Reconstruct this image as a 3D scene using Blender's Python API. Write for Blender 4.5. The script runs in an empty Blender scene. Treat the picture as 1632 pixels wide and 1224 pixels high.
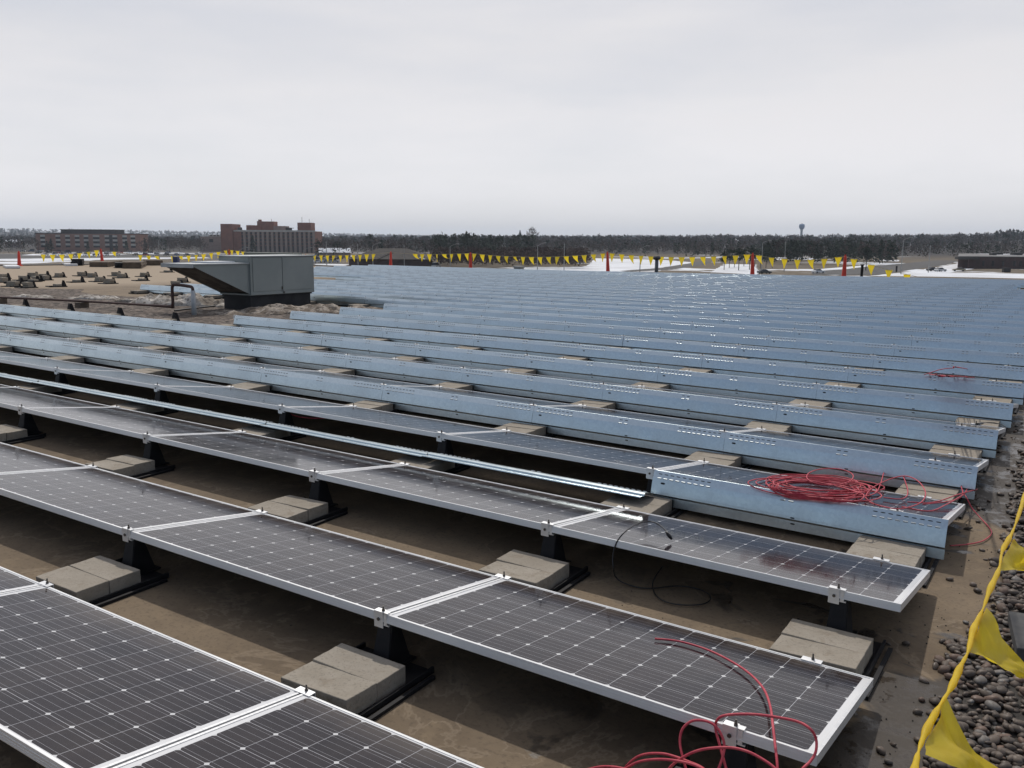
import bpy, bmesh, math, random
import numpy as np
from mathutils import Vector, Matrix, noise

random.seed(7)
rng = np.random.default_rng(7)
scene = bpy.context.scene
COL = scene.collection

# ------------------------------------------------------------------ camera
PRM = [1413.46882350312, 0.1592247087074452, -0.5797074895247776, 0.006907008374900555,
       2.636729298293808, -2.962753446976432, 1.721896493649361, 1.4877760241906874]
FPX, PITCH, YAW, ROLL = PRM[:4]
CAM = Vector(PRM[4:7])
PP = 1.48778            # distance between rows
W = 1.98                # panel module along a row
ROWDX = 0.01017         # rows creep sideways a little
PLEN = 0.9857           # panel width down the slope
TILT = 0.158
H = 0.28                # high edge of a panel above the roof

cp, sp, cy, sy = math.cos(PITCH), math.sin(PITCH), math.cos(YAW), math.sin(YAW)
FWD = Vector((sy * cp, cy * cp, -sp))
_r = Vector((cy, -sy, 0.0))
_u = _r.cross(FWD)
RIGHT = _r * math.cos(ROLL) + _u * math.sin(ROLL)
UPV = _u * math.cos(ROLL) - _r * math.sin(ROLL)
cam_d = bpy.data.cameras.new("camera")
cam_d.sensor_width = 36.0
cam_d.lens = FPX / 1632.0 * 36.0
cam_d.clip_start = 0.05
cam_d.clip_end = 60000.0
cam = bpy.data.objects.new("camera", cam_d)
COL.objects.link(cam)
m = Matrix((RIGHT, UPV, -FWD)).transposed().to_4x4()
m.translation = CAM
cam.matrix_world = m
scene.camera = cam

# ------------------------------------------------------------------ light
SUN_DIR = Vector((-0.45, 0.58, 1.0)).normalized()
ELEV = math.asin(SUN_DIR.z)
AZIM = math.atan2(SUN_DIR.x, SUN_DIR.y)
world = bpy.data.worlds.new("World")
scene.world = world
world.use_nodes = True
wn, wl = world.node_tree.nodes, world.node_tree.links
wn.clear()
w_out = wn.new("ShaderNodeOutputWorld")
w_bg = wn.new("ShaderNodeBackground")
w_sky = wn.new("ShaderNodeTexSky")
w_sky.sky_type = 'NISHITA'
w_sky.sun_disc = False
w_sky.sun_elevation = ELEV
w_sky.sun_rotation = AZIM
w_sky.air_density = 1.0
w_sky.dust_density = 1.0
w_bg.inputs[1].default_value = 0.1
w_tc = wn.new("ShaderNodeTexCoord")
w_map = wn.new("ShaderNodeMapping")
w_map.inputs['Scale'].default_value = (1.0, 1.0, 5.0)
w_noise = wn.new("ShaderNodeTexNoise")
w_noise.inputs['Scale'].default_value = 1.7
w_noise.inputs['Detail'].default_value = 5.0
w_noise.inputs['Roughness'].default_value = 0.55
wl.new(w_tc.outputs['Generated'], w_map.inputs['Vector'])
wl.new(w_map.outputs['Vector'], w_noise.inputs['Vector'])
# thin overcast, thickest towards the sun side of the sky, thinner behind the viewer
w_dot = wn.new("ShaderNodeVectorMath"); w_dot.operation = 'DOT_PRODUCT'
w_dot.inputs[1].default_value = (-0.55, 0.835, 0.1)
wl.new(w_tc.outputs['Generated'], w_dot.inputs[0])
w_mr = wn.new("ShaderNodeMapRange")
w_mr.inputs['From Min'].default_value = -0.45
w_mr.inputs['From Max'].default_value = 0.45
w_mr.inputs['To Min'].default_value = 0.17
w_mr.inputs['To Max'].default_value = 0.93
wl.new(w_dot.outputs['Value'], w_mr.inputs['Value'])
w_nr = wn.new("ShaderNodeMapRange")
w_nr.inputs['From Min'].default_value = 0.35
w_nr.inputs['From Max'].default_value = 0.7
w_nr.inputs['To Min'].default_value = -0.1
w_nr.inputs['To Max'].default_value = 0.08
wl.new(w_noise.outputs['Fac'], w_nr.inputs['Value'])
w_add = wn.new("ShaderNodeMath"); w_add.operation = 'ADD'; w_add.use_clamp = True
wl.new(w_mr.outputs['Result'], w_add.inputs[0]); wl.new(w_nr.outputs['Result'], w_add.inputs[1])
w_cl = wn.new("ShaderNodeMix"); w_cl.data_type = 'RGBA'
w_cl.inputs['A'].default_value = (7.0, 6.93, 7.2, 1)
w_cl.inputs['B'].default_value = (7.75, 7.62, 7.78, 1)
w_n2 = wn.new("ShaderNodeMapRange")
w_n2.inputs['From Min'].default_value = 0.38
w_n2.inputs['From Max'].default_value = 0.62
wl.new(w_noise.outputs['Fac'], w_n2.inputs['Value'])
wl.new(w_n2.outputs['Result'], w_cl.inputs['Factor'])
w_mix = wn.new("ShaderNodeMix"); w_mix.data_type = 'RGBA'
wl.new(w_add.outputs['Value'], w_mix.inputs['Factor'])
wl.new(w_sky.outputs['Color'], w_mix.inputs['A'])
w_sep = wn.new("ShaderNodeSeparateXYZ"); wl.new(w_tc.outputs['Generated'], w_sep.inputs[0])
w_hz = wn.new("ShaderNodeMapRange"); w_hz.interpolation_type = 'SMOOTHSTEP'
w_hz.inputs['From Min'].default_value = 0.0; w_hz.inputs['From Max'].default_value = 0.22
w_hz.inputs['To Min'].default_value = 1.22; w_hz.inputs['To Max'].default_value = 1.03
wl.new(w_sep.outputs[2], w_hz.inputs['Value'])
w_vm = wn.new("ShaderNodeVectorMath"); w_vm.operation = 'SCALE'
wl.new(w_cl.outputs['Result'], w_vm.inputs[0]); wl.new(w_hz.outputs['Result'], w_vm.inputs['Scale'])
wl.new(w_vm.outputs['Vector'], w_mix.inputs['B'])
wl.new(w_mix.outputs['Result'], w_bg.inputs['Color'])
wl.new(w_bg.outputs['Background'], w_out.inputs['Surface'])

sun_d = bpy.data.lights.new("sun", 'SUN')
sun_d.energy = 2.2
sun_d.angle = math.radians(1.0)
sun_d.color = (1.0, 0.95, 0.88)
sun = bpy.data.objects.new("sun", sun_d)
COL.objects.link(sun)
sun.rotation_euler = (-SUN_DIR).to_track_quat('-Z', 'Y').to_euler()
sun.location = (0, 0, 60)
scene.view_settings.view_transform = 'Standard'
scene.view_settings.look = 'None'
scene.view_settings.exposure = 0.0
scene.view_settings.gamma = 1.0
try:
    scene.cycles.max_bounces = 7
    scene.cycles.diffuse_bounces = 3
    scene.cycles.glossy_bounces = 3
    scene.cycles.caustics_reflective = False
    scene.cycles.caustics_refractive = False
except Exception:
    pass

# ------------------------------------------------------------------ roof shape and measuring
def zr(x, y):
    X = 30 * math.tanh(x / 30); Y = 30 * math.tanh(y / 30)
    return (-0.0156183 * x + 0.0206424 * y + 0.00078011 * X * Y - 0.00071118 * Y * Y - 0.00022144 * X * X)
def rz(x, y): return zr(x, y) - H                # roof surface
def slope(x, y):
    e = 0.05
    return (zr(x + e, y) - zr(x - e, y)) / (2 * e), (zr(x, y + e) - zr(x, y - e)) / (2 * e)
def ray(u, v): return FWD + RIGHT * ((u - 816) / FPX) - UPV * ((v - 612) / FPX)
def solve(g, d, t=0.3):
    t0, t1 = t, None
    while t < 130:
        t += 0.02 * max(1, t * 0.3)
        if g(CAM + d * t) < 0:
            t1 = t; break
        t0 = t
    if t1 is None: return CAM + d * 60
    for _ in range(40):
        tm = (t0 + t1) / 2
        if g(CAM + d * tm) > 0: t0 = tm
        else: t1 = tm
    return CAM + d * t0
def at(u, v, h):                                  # point seen at (u, v) that lies h above the panels' high-edge level
    return solve(lambda q: q.z - zr(q.x, q.y) - h, ray(u, v))
def at_roof(u, v, h=0.0): return at(u, v, h - H)
def at_panel(row, u, v, lift=0.0):                # point on the glass of a row
    y0 = (row - 1) * PP
    d = ray(u, v)
    return solve(lambda q: q.z - zr(q.x, q.y) + (q.y - y0) * math.tan(TILT) - lift, d, max(.3, (y0 - .05 - CAM.y) / d.y))
def at_y(u, v, y):                                # point in the upright plane y = const
    d = ray(u, v)
    return CAM + d * ((y - CAM.y) / d.y)
def at_x(u, v, x):                                # point in the upright plane x = const
    d = ray(u, v)
    return CAM + d * ((x - CAM.x) / d.x)
def at_far(u, v):                                 # on the roof, kept inside its far left edge
    q = at_roof(u, v)
    if q.x < -50.2: q = at_x(u, v, -50.2); q.z = rz(q.x, q.y)
    return q
GZ = -8.28                                        # street level
def out(u, d, z=0.0):                             # a point d metres ahead in the picture column u, z above street level
    k = (u - 816) / FPX
    f = Vector((sy, cy, 0)); r = Vector((cy, -sy, 0))
    q = Vector((CAM.x, CAM.y, 0)) + f * d + r * (k * d)
    q.z = GZ + z
    return q

# ------------------------------------------------------------------ helpers
def link(o, parent=None):
    COL.objects.link(o)
    if parent is not None: o.parent = parent
    return o
def tag(o, label=None, cat=None, group=None, kind=None):
    if label: o['label'] = label
    if cat: o['category'] = cat
    if group: o['group'] = group
    if kind: o['kind'] = kind
    return o
def empty(name, loc=(0, 0, 0), rot=(0, 0, 0)):
    o = bpy.data.objects.new(name, None)
    o.empty_display_size = 0.1
    o.location = loc; o.rotation_euler = rot
    return link(o)
class MB:
    def __init__(s): s.v = []; s.f = []; s.mi = []; s.uv = None
    def add(s, vs, fs, mi=0):
        n = len(s.v); s.v += [tuple(v) for v in vs]
        s.f += [tuple(i + n for i in f) for f in fs]; s.mi += [mi] * len(fs)
        return s
    def box(s, x0, x1, y0, y1, z0, z1, mi=0, M=None):
        vs = [(x, y, z) for z in (z0, z1) for y in (y0, y1) for x in (x0, x1)]
        if M is not None: vs = [tuple(M @ Vector(v)) for v in vs]
        return s.add(vs, [(0, 2, 3, 1), (4, 5, 7, 6), (0, 1, 5, 4), (2, 6, 7, 3), (0, 4, 6, 2), (1, 3, 7, 5)], mi)
    def tube(s, pts, r, n=8, mi=0, cap=True, radii=None):
        pts = [Vector(p) for p in pts]
        rings = []
        t = (pts[1] - pts[0]).normalized()
        a = t.orthogonal().normalized()
        for i, p in enumerate(pts):
            if i == 0: tt = pts[1] - pts[0]
            elif i == len(pts) - 1: tt = pts[-1] - pts[-2]
            else: tt = pts[i + 1] - pts[i - 1]
            if tt.length < 1e-9: tt = t
            tt.normalize()
            a = (a - tt * a.dot(tt))
            if a.length < 1e-6: a = tt.orthogonal()
            a.normalize(); b = tt.cross(a); t = tt
            rr = radii[i] if radii else r
            rings.append([p + (a * math.cos(2 * math.pi * k / n) + b * math.sin(2 * math.pi * k / n)) * rr for k in range(n)])
        vs = [v for q in rings for v in q]
        fs = []
        for i in range(len(pts) - 1):
            for k in range(n):
                k2 = (k + 1) % n
                fs.append((i * n + k, i * n + k2, (i + 1) * n + k2, (i + 1) * n + k))
        if cap:
            fs.append(tuple(range(n - 1, -1, -1)))
            fs.append(tuple((len(pts) - 1) * n + k for k in range(n)))
        return s.add(vs, fs, mi)
    def mesh(s, name, mats, smooth=False):
        me = bpy.data.meshes.new(name)
        me.from_pydata(s.v, [], s.f)
        for mt in (mats if isinstance(mats, (list, tuple)) else [mats]): me.materials.append(mt)
        if any(s.mi): me.polygons.foreach_set('material_index', s.mi)
        if smooth: me.polygons.foreach_set('use_smooth', [True] * len(s.f))
        me.update()
        return me
    def build(s, name, mats, parent=None, smooth=False, bevel=0, loc=None, rot=None):
        me = s.mesh(name, mats, smooth)
        if bevel: bevel_mesh(me, bevel)
        o = bpy.data.objects.new(name, me)
        if loc is not None: o.location = loc
        if rot is not None: o.rotation_euler = rot
        return link(o, parent)
def bevel_mesh(me, w, seg=2):
    b = bmesh.new(); b.from_mesh(me)
    bmesh.ops.bevel(b, geom=b.edges[:], offset=w, segments=seg, profile=0.5, affect='EDGES', clamp_overlap=True)
    b.to_mesh(me); b.free()
def np_mesh(name, V, F, mats, smooth=False, cols=None, mi=None):
    """V (n,3), F (m,k) arrays -> mesh"""
    me = bpy.data.meshes.new(name)
    V = np.asarray(V, np.float32); F = np.asarray(F, np.int32)
    me.vertices.add(len(V)); me.vertices.foreach_set('co', V.ravel())
    k = F.shape[1]
    me.loops.add(F.size); me.loops.foreach_set('vertex_index', F.ravel())
    me.polygons.add(len(F)); me.polygons.foreach_set('loop_start', np.arange(len(F), dtype=np.int32) * k)
    for mt in (mats if isinstance(mats, (list, tuple)) else [mats]): me.materials.append(mt)
    if mi is not None: me.polygons.foreach_set('material_index', np.asarray(mi, np.int32))
    if smooth: me.polygons.foreach_set('use_smooth', np.ones(len(F), bool))
    if cols is not None:
        ca = me.color_attributes.new('tone', 'FLOAT_COLOR', 'POINT')
        c = np.ones((len(V), 4), np.float32); c[:, :3] = np.asarray(cols, np.float32)[:, None] if np.ndim(cols) == 1 else cols
        ca.data.foreach_set('color', c.ravel())
    me.update(calc_edges=True); me.validate()
    return me
def spline(pts, n=8):
    P = [Vector(p) for p in pts]
    if len(P) < 3: return P
    P = [P[0] * 2 - P[1]] + P + [P[-1] * 2 - P[-2]]
    o = []
    for i in range(1, len(P) - 2):
        for k in range(n):
            t = k / n
            a, b, c, d = P[i - 1], P[i], P[i + 1], P[i + 2]
            o.append(0.5 * ((2 * b) + (c - a) * t + (2 * a - 5 * b + 4 * c - d) * t * t + (3 * b - a - 3 * c + d) * t ** 3))
    o.append(P[-2])
    return o

# ------------------------------------------------------------------ materials
def mat(name, base=(0.5, 0.5, 0.5), rough=0.6, metal=0.0, spec=0.5):
    mt = bpy.data.materials.new(name); mt.use_nodes = True
    b = mt.node_tree.nodes['Principled BSDF']
    b.inputs['Base Color'].default_value = (*base, 1)
    b.inputs['Roughness'].default_value = rough
    b.inputs['Metallic'].default_value = metal
    b.inputs['Specular IOR Level'].default_value = spec
    return mt
class N:
    """tiny node-graph helper"""
    def __init__(s, mt):
        s.t = mt.node_tree; s.n = s.t.nodes; s.l = s.t.links; s.b = s.n['Principled BSDF']
    def _in(s, sock, v):
        if isinstance(v, bpy.types.NodeSocket): s.l.new(v, sock)
        elif v is not None: sock.default_value = v
    def math(s, op, a, b=None, c=None, clamp=False):
        n = s.n.new('ShaderNodeMath'); n.operation = op; n.use_clamp = clamp
        s._in(n.inputs[0], a); s._in(n.inputs[1], b)
        if c is not None: s._in(n.inputs[2], c)
        return n.outputs[0]
    def coord(s, kind='Object'): return s.n.new('ShaderNodeTexCoord').outputs[kind]
    def mapping(s, vec, scale=(1, 1, 1), loc=(0, 0, 0)):
        n = s.n.new('ShaderNodeMapping'); s.l.new(vec, n.inputs['Vector'])
        n.inputs['Scale'].default_value = scale; n.inputs['Location'].default_value = loc
        return n.outputs[0]
    def noise(s, vec, scale, detail=4, rough=0.55, dist=0.0):
        n = s.n.new('ShaderNodeTexNoise'); s.l.new(vec, n.inputs['Vector'])
        n.inputs['Scale'].default_value = scale; n.inputs['Detail'].default_value = detail
        n.inputs['Roughness'].default_value = rough; n.inputs['Distortion'].default_value = dist
        return n.outputs['Fac']
    def voronoi(s, vec, scale, feature='F1', out='Distance'):
        n = s.n.new('ShaderNodeTexVoronoi'); n.feature = feature; s.l.new(vec, n.inputs['Vector'])
        n.inputs['Scale'].default_value = scale
        return n.outputs[out]
    def ramp(s, f, lo, hi, a=0.0, b=1.0, smooth=True):
        n = s.n.new('ShaderNodeMapRange'); n.interpolation_type = 'SMOOTHSTEP' if smooth else 'LINEAR'
        s.l.new(f, n.inputs['Value'])
        n.inputs['From Min'].default_value = lo; n.inputs['From Max'].default_value = hi
        n.inputs['To Min'].default_value = a; n.inputs['To Max'].default_value = b
        return n.outputs['Result']
    def mix(s, f, a, b):
        n = s.n.new('ShaderNodeMix'); n.data_type = 'RGBA'
        s._in(n.inputs['Factor'], f)
        for k, v in (('A', a), ('B', b)):
            if isinstance(v, bpy.types.NodeSocket): s.l.new(v, n.inputs[k])
            else: n.inputs[k].default_value = (*v, 1)
        return n.outputs['Result']
    def sep(s, vec):
        n = s.n.new('ShaderNodeSeparateXYZ'); s.l.new(vec, n.inputs[0]); return n.outputs
    def bump(s, h, strength=0.3, dist=0.01):
        n = s.n.new('ShaderNodeBump'); s.l.new(h, n.inputs['Height'])
        n.inputs['Strength'].default_value = strength; n.inputs['Distance'].default_value = dist
        s.l.new(n.outputs[0], s.b.inputs['Normal'])
    def base(s, c): s.l.new(c, s.b.inputs['Base Color'])
    def rough(s, c): s._in(s.b.inputs['Roughness'], c)
    def attr(s, name):
        n = s.n.new('ShaderNodeAttribute'); n.attribute_name = name; return n.outputs['Color']
    def objrand(s):
        return s.n.new('ShaderNodeObjectInfo').outputs['Random']

def noisy(name, a, b, scale, rough=0.85, metal=0, lo=0.35, hi=0.65, bump=0.0, bdist=0.01, detail=6, spec=0.4):
    mt = mat(name, a, rough, metal, spec); g = N(mt)
    f = g.noise(g.coord(), scale, detail)
    g.base(g.mix(g.ramp(f, lo, hi), a, b))
    if bump: g.bump(f, bump, bdist)
    return mt

# roof membrane: tan with blotches, long wet dark stains along the drain side
M_roof = mat('membrane_tan', (0.2, 0.15, 0.1), 0.85, 0, 0.35)
g = N(M_roof); co = g.coord(); xyz = g.sep(co)
n1 = g.noise(co, 0.9, 6, 0.6, 0.6); n2 = g.noise(co, 7.0, 5, 0.65); n3 = g.noise(co, 45.0, 3, 0.6)
c = g.mix(g.ramp(n1, 0.35, 0.68), (0.200, 0.150, 0.098), (0.135, 0.099, 0.064))
c = g.mix(g.ramp(n2, 0.45, 0.75, 0, 0.55), c, (0.25, 0.185, 0.115))
c = g.mix(g.ramp(n3, 0.5, 0.7, 0, 0.5), c, (0.085, 0.064, 0.045))
n4 = g.noise(co, 1.6, 5, 0.6, 1.0)
off = g.math('SUBTRACT', g.ramp(xyz[1], 3.4, 4.6, 0, .65), g.ramp(xyz[1], 1.15, 1.7, 0, .65))
wx = g.math('ADD', g.math('ADD', xyz[0], off), g.math('MULTIPLY', g.math('SUBTRACT', n4, 0.5), 1.7))
wx = g.math('ADD', wx, .12)
wet = g.ramp(wx, 1.85, 2.02)
far_dry = g.ramp(xyz[1], 9.0, 16.0, 1.0, 0.25)
wet = g.math('MULTIPLY', wet, far_dry)
n6 = g.noise(co, 1.1, 6, 0.6, 0.5)
c = g.mix(g.math('MULTIPLY', g.ramp(n6, 0.535, 0.55), 0.22), c, (0.09, 0.066, 0.045))
c = g.mix(g.math('MULTIPLY', g.math('MULTIPLY', g.ramp(n6, 0.525, 0.537), g.ramp(n6, 0.537, 0.55, 1, 0)), 0.35), c, (0.30, 0.235, 0.165))
n5 = g.noise(co, 2.3, 5, 0.55, 0.8)
wet2 = g.math('MULTIPLY', g.ramp(n5, 0.56, 0.6), g.ramp(xyz[0], 0.0, 1.4))
wet = g.math('MAXIMUM', wet, wet2)
c = g.mix(g.ramp(xyz[0], -31.0, -26.5, .8, 0.0), c, (.36, .285, .205))  # paler tan at far left: grazing-angle sheen painted into the base colour
c = g.mix(g.math('MULTIPLY', wet, 0.85), c, (0.034, 0.029, 0.025))
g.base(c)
g.rough(g.math('SUBTRACT', 0.88, g.math('MULTIPLY', wet, g.ramp(n2, 0.46, 0.58, 0.22, 0.7))))
g.bump(g.math('ADD', n2, g.math('MULTIPLY', n3, 0.4)), 0.25, 0.012)

M_gravel = mat('roof_gravel', (0.12, 0.1, 0.09), 0.9, 0, 0.3)
g = N(M_gravel); co = g.coord()
vd = g.voronoi(co, 11.0, out='Color'); vs = g.voronoi(co, 11.0)
sx = g.n.new('ShaderNodeSeparateColor'); g.l.new(vd, sx.inputs[0])
n1 = g.noise(co, 0.8, 5, 0.6)
c = g.mix(g.ramp(sx.outputs[0], .2, .9), (0.04, 0.032, 0.028), (0.21, 0.17, 0.14))
c = g.mix(g.ramp(n1, 0.4, 0.65, 0, 0.5), c, (0.10, 0.075, 0.058))
g.base(c); g.bump(vs, 0.9, 0.05)

M_stone = mat('river_stone', (0.1, 0.09, 0.08), 0.55, 0, 0.4)
g = N(M_stone); co = g.coord(); t = g.attr('tone'); f = g.noise(co, 60, 4)
c = g.mix(g.ramp(f, 0.35, 0.7, 0, 0.5), t, (0.11, 0.085, 0.065))
g.base(c); g.rough(g.ramp(f, 0.3, 0.7, 0.45, 0.75)); g.bump(f, 0.15, 0.004)

# solar glass: cells, busbars and white backing laid out in metres on the panel's own UVs
M_cell = mat('solar_cells', (0.02, 0.02, 0.03), 0.09, 0, 0.22)
g = N(M_cell); uv = g.sep(g.coord('UV'))
CS = 0.1575
def cellc(v, half):
    q = g.math('DIVIDE', g.math('ADD', v, half), CS)
    fr = g.math('FRACT', q)
    return q, fr, g.math('MULTIPLY', g.math('MINIMUM', fr, g.math('SUBTRACT', 1.0, fr)), CS)
qu, fu, du = cellc(uv[0], CS * 6)
qv, fv, dv = cellc(uv[1], CS * 3)
dmin = g.math('MINIMUM', du, dv)
gap = g.math('LESS_THAN', dmin, 0.0011)
dia = g.math('LESS_THAN', g.math('ADD', du, dv), 0.0125)
bus_f = g.math('FRACT', g.math('MULTIPLY', fv, 4.0))
bus = g.math('LESS_THAN', g.math('ABSOLUTE', g.math('SUBTRACT', bus_f, 0.5)), 0.0145)
outs = g.math('MAXIMUM', g.math('GREATER_THAN', g.math('ABSOLUTE', uv[0]), CS * 6), g.math('GREATER_THAN', g.math('ABSOLUTE', uv[1]), CS * 3))
wn_ = g.n.new('ShaderNodeTexWhiteNoise'); wn_.noise_dimensions = '3D'
cmb = g.n.new('ShaderNodeCombineXYZ')
g.l.new(g.math('FLOOR', qu), cmb.inputs[0]); g.l.new(g.math('FLOOR', qv), cmb.inputs[1]); g.l.new(g.objrand(), cmb.inputs[2])
g.l.new(cmb.outputs[0], wn_.inputs['Vector'])
c = g.mix(wn_.outputs['Value'], (0.010, 0.007, 0.011), (0.018, 0.013, 0.017))
dust = g.math('MULTIPLY_ADD', g.noise(g.mapping(g.coord('UV'), (14, 1.2, 1)), 1.0, 4, 0.6), .4, g.math('MULTIPLY', g.noise(g.coord('Object'), 3.0, 5, 0.6), .6))
c = g.mix(g.ramp(dust, 0.38, 0.70, 0.01, 0.09), c, (0.20, 0.16, 0.125))
low = g.math('MULTIPLY', g.ramp(uv[1], .30, .47), g.ramp(dust, .35, .6, .1, .22))
c = g.mix(low, c, (0.24, 0.20, 0.16))
c = g.mix(bus, c, (0.33, 0.33, 0.35))
c = g.mix(gap, c, (0.42, 0.42, 0.44))
c = g.mix(dia, c, (0.58, 0.58, 0.58))
c = g.mix(outs, c, (0.72, 0.72, 0.72))
g.base(c)
g.rough(g.ramp(dust, 0.3, 0.7, 0.07, 0.13))

M_alu = mat('anodised_aluminium', (0.78, 0.78, 0.78), 0.38, 0.55, 0.5)
g = N(M_alu); co = g.coord(); f = g.noise(g.mapping(co, (1, 40, 40)), 3, 4)
g.base(g.mix(f, (0.66, 0.67, 0.68), (0.82, 0.82, 0.82))); g.rough(g.ramp(f, 0.3, 0.7, 0.34, 0.48))

M_galv = mat('galvanised_steel', (0.6, 0.63, 0.66), 0.36, 1.0, 0.5)
g = N(M_galv); co = g.coord()
v1 = g.voronoi(g.mapping(co, (1, 1, 1)), 55, out='Color'); sx = g.n.new('ShaderNodeSeparateColor'); g.l.new(v1, sx.inputs[0])
f = g.noise(co, 2.2, 5, 0.6, 0.5); r_ = g.objrand()
c = g.mix(sx.outputs[0], (0.585, 0.665, 0.70), (0.665, 0.745, 0.775))
c = g.mix(g.ramp(f, 0.4, 0.75, 0, 0.14), c, (0.40, 0.46, 0.5))
c = g.mix(g.math('MULTIPLY', r_, 0.25), c, (0.45, 0.52, 0.56))
g.base(c); g.rough(g.ramp(f, 0.3, 0.7, 0.27, 0.38)); g.bump(g.noise(g.mapping(co, (1, 2, 2)), 3.0, 3, 0.5), .12, .02)
M_lip = mat('galvanised_edge', (0.40, 0.435, 0.455), 0.33, 1.0)

M_black = noisy('black_steel', (0.010, 0.010, 0.012), (0.019, 0.018, 0.019), 9, 0.65, spec=.25)
M_slot = mat('slot_dark', (0.006, 0.006, 0.008), 0.8)
M_bolt = mat('bolt_steel', (0.12, 0.11, 0.1), 0.45, 0.8)

M_conc = mat('concrete', (0.36, 0.33, 0.29), 0.9, 0, 0.3)
g = N(M_conc); co = g.coord(); r_ = g.objrand()
vo = g.n.new('ShaderNodeVectorMath'); vo.operation = 'ADD'
g.l.new(co, vo.inputs[0]); cb = g.n.new('ShaderNodeCombineXYZ'); g.l.new(g.math('MULTIPLY', r_, 37.0), cb.inputs[0]); g.l.new(g.math('MULTIPLY', r_, 11.0), cb.inputs[1])
g.l.new(cb.outputs[0], vo.inputs[1]); cv = vo.outputs[0]
f1 = g.noise(cv, 5, 6, 0.6); f2 = g.noise(cv, 70, 4, 0.7); f3 = g.noise(cv, 11, 5, 0.6, 0.8)
c = g.mix(g.ramp(f1, 0.3, 0.7), (0.285, 0.25, 0.20), (0.37, 0.33, 0.275))
c = g.mix(g.ramp(f3, 0.54, 0.68, 0, 0.55), c, (0.20, 0.155, 0.11))
c = g.mix(g.ramp(f2, 0.5, 0.7, 0, 0.65), c, (0.16, 0.14, 0.115))
c = g.mix(g.math('MULTIPLY', r_, 0.5), c, (0.27, 0.235, 0.19))
g.base(c); g.bump(f2, 0.5, 0.004)

M_cable = noisy('red_cable', (0.46, 0.045, 0.075), (0.55, 0.08, 0.10), 30, 0.55)
M_cableb = mat('black_cable', (0.012, 0.012, 0.013), 0.4)
M_yellow = mat('yellow_vinyl', (0.72, 0.52, 0.02), 0.38, 0, 0.5)
g = N(M_yellow); f = g.noise(g.coord(), 14, 5, 0.6, 0.6)
g.base(g.mix(g.ramp(f, 0.3, 0.7), (0.95, 0.74, 0.045), (0.87, 0.65, 0.035))); g.bump(f, 0.35, 0.012)
tr = g.n.new('ShaderNodeBsdfTranslucent'); mx = g.n.new('ShaderNodeMixShader'); mx.inputs[0].default_value = 0.55
g.l.new(g.b.inputs['Base Color'].links[0].from_socket, tr.inputs['Color'])
g.l.new(g.b.outputs[0], mx.inputs[1]); g.l.new(tr.outputs[0], mx.inputs[2]); g.l.new(mx.outputs[0], g.n['Material Output'].inputs['Surface'])
M_red = noisy('red_plastic', (0.78, 0.065, 0.04), (0.66, 0.055, 0.035), 6, 0.5)
M_orange = noisy('orange_plastic', (0.62, 0.11, 0.015), (0.5, 0.09, 0.02), 6, 0.5)
M_snow = mat('old_snow', (0.62, 0.60, 0.57), 0.8, 0, 0.3)
g = N(M_snow); co = g.coord(); f1 = g.noise(co, 1.6, 6, 0.65, 0.4); f2 = g.noise(co, 9, 5, 0.65)
c = g.mix(g.ramp(f1, 0.38, 0.62), (0.54, 0.50, 0.45), (0.18, 0.15, 0.12))
c = g.mix(g.ramp(f2, 0.5, 0.62, 0, 0.8), c, (0.12, 0.095, 0.075))
g.base(c); g.bump(f2, 0.7, 0.05)
M_sludge = mat('snow_sludge', (.3, .27, .23), 0.85, 0, 0.3)
g = N(M_sludge); co = g.coord(); f1 = g.noise(co, 2.2, 6, 0.65, 0.6); f2 = g.noise(co, 8, 5, 0.65)
c = g.mix(g.ramp(f1, 0.42, 0.58), (0.36, 0.31, 0.26), (0.16, 0.125, 0.095))
c = g.mix(g.ramp(f2, 0.5, 0.58, 0, 0.85), c, (0.075, 0.058, 0.045)); c = g.mix(g.ramp(f2, 0.36, 0.30, 0, 0.7), c, (.52, .49, .45))
g.base(c); g.bump(f2, 0.8, 0.06)
M_snow2 = noisy('field_snow', (0.74, 0.76, 0.79), (0.6, 0.61, 0.63), 0.09, 0.8)
M_unit = noisy('painted_sheet_grey', (0.255, 0.28, 0.272), (0.295, 0.318, 0.308), 1.2, 0.5, 0.15)
M_unit2 = noisy('galvanised_top', (0.45, 0.47, 0.48), (0.36, 0.38, 0.39), 2, 0.5, 0.4)
M_curb = noisy('black_curb', (0.016, 0.017, 0.02), (0.03, 0.03, 0.033), 3, 0.75)
M_filter = noisy('intake_mesh', (0.06, 0.055, 0.05), (0.14, 0.125, 0.11), 3.5, 0.8)
M_rust = noisy('brown_pipe', (0.06, 0.03, 0.025), (0.095, 0.05, 0.04), 4, 0.6)
M_pvc = noisy('grey_pvc', (0.33, 0.34, 0.35), (0.42, 0.43, 0.43), 5, 0.5)
M_wood = noisy('old_lumber', (0.16, 0.12, 0.085), (0.09, 0.07, 0.055), 3, 0.85)
M_edge = noisy('roof_coping', (0.045, 0.043, 0.042), (0.075, 0.07, 0.068), 1, 0.6)

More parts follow.
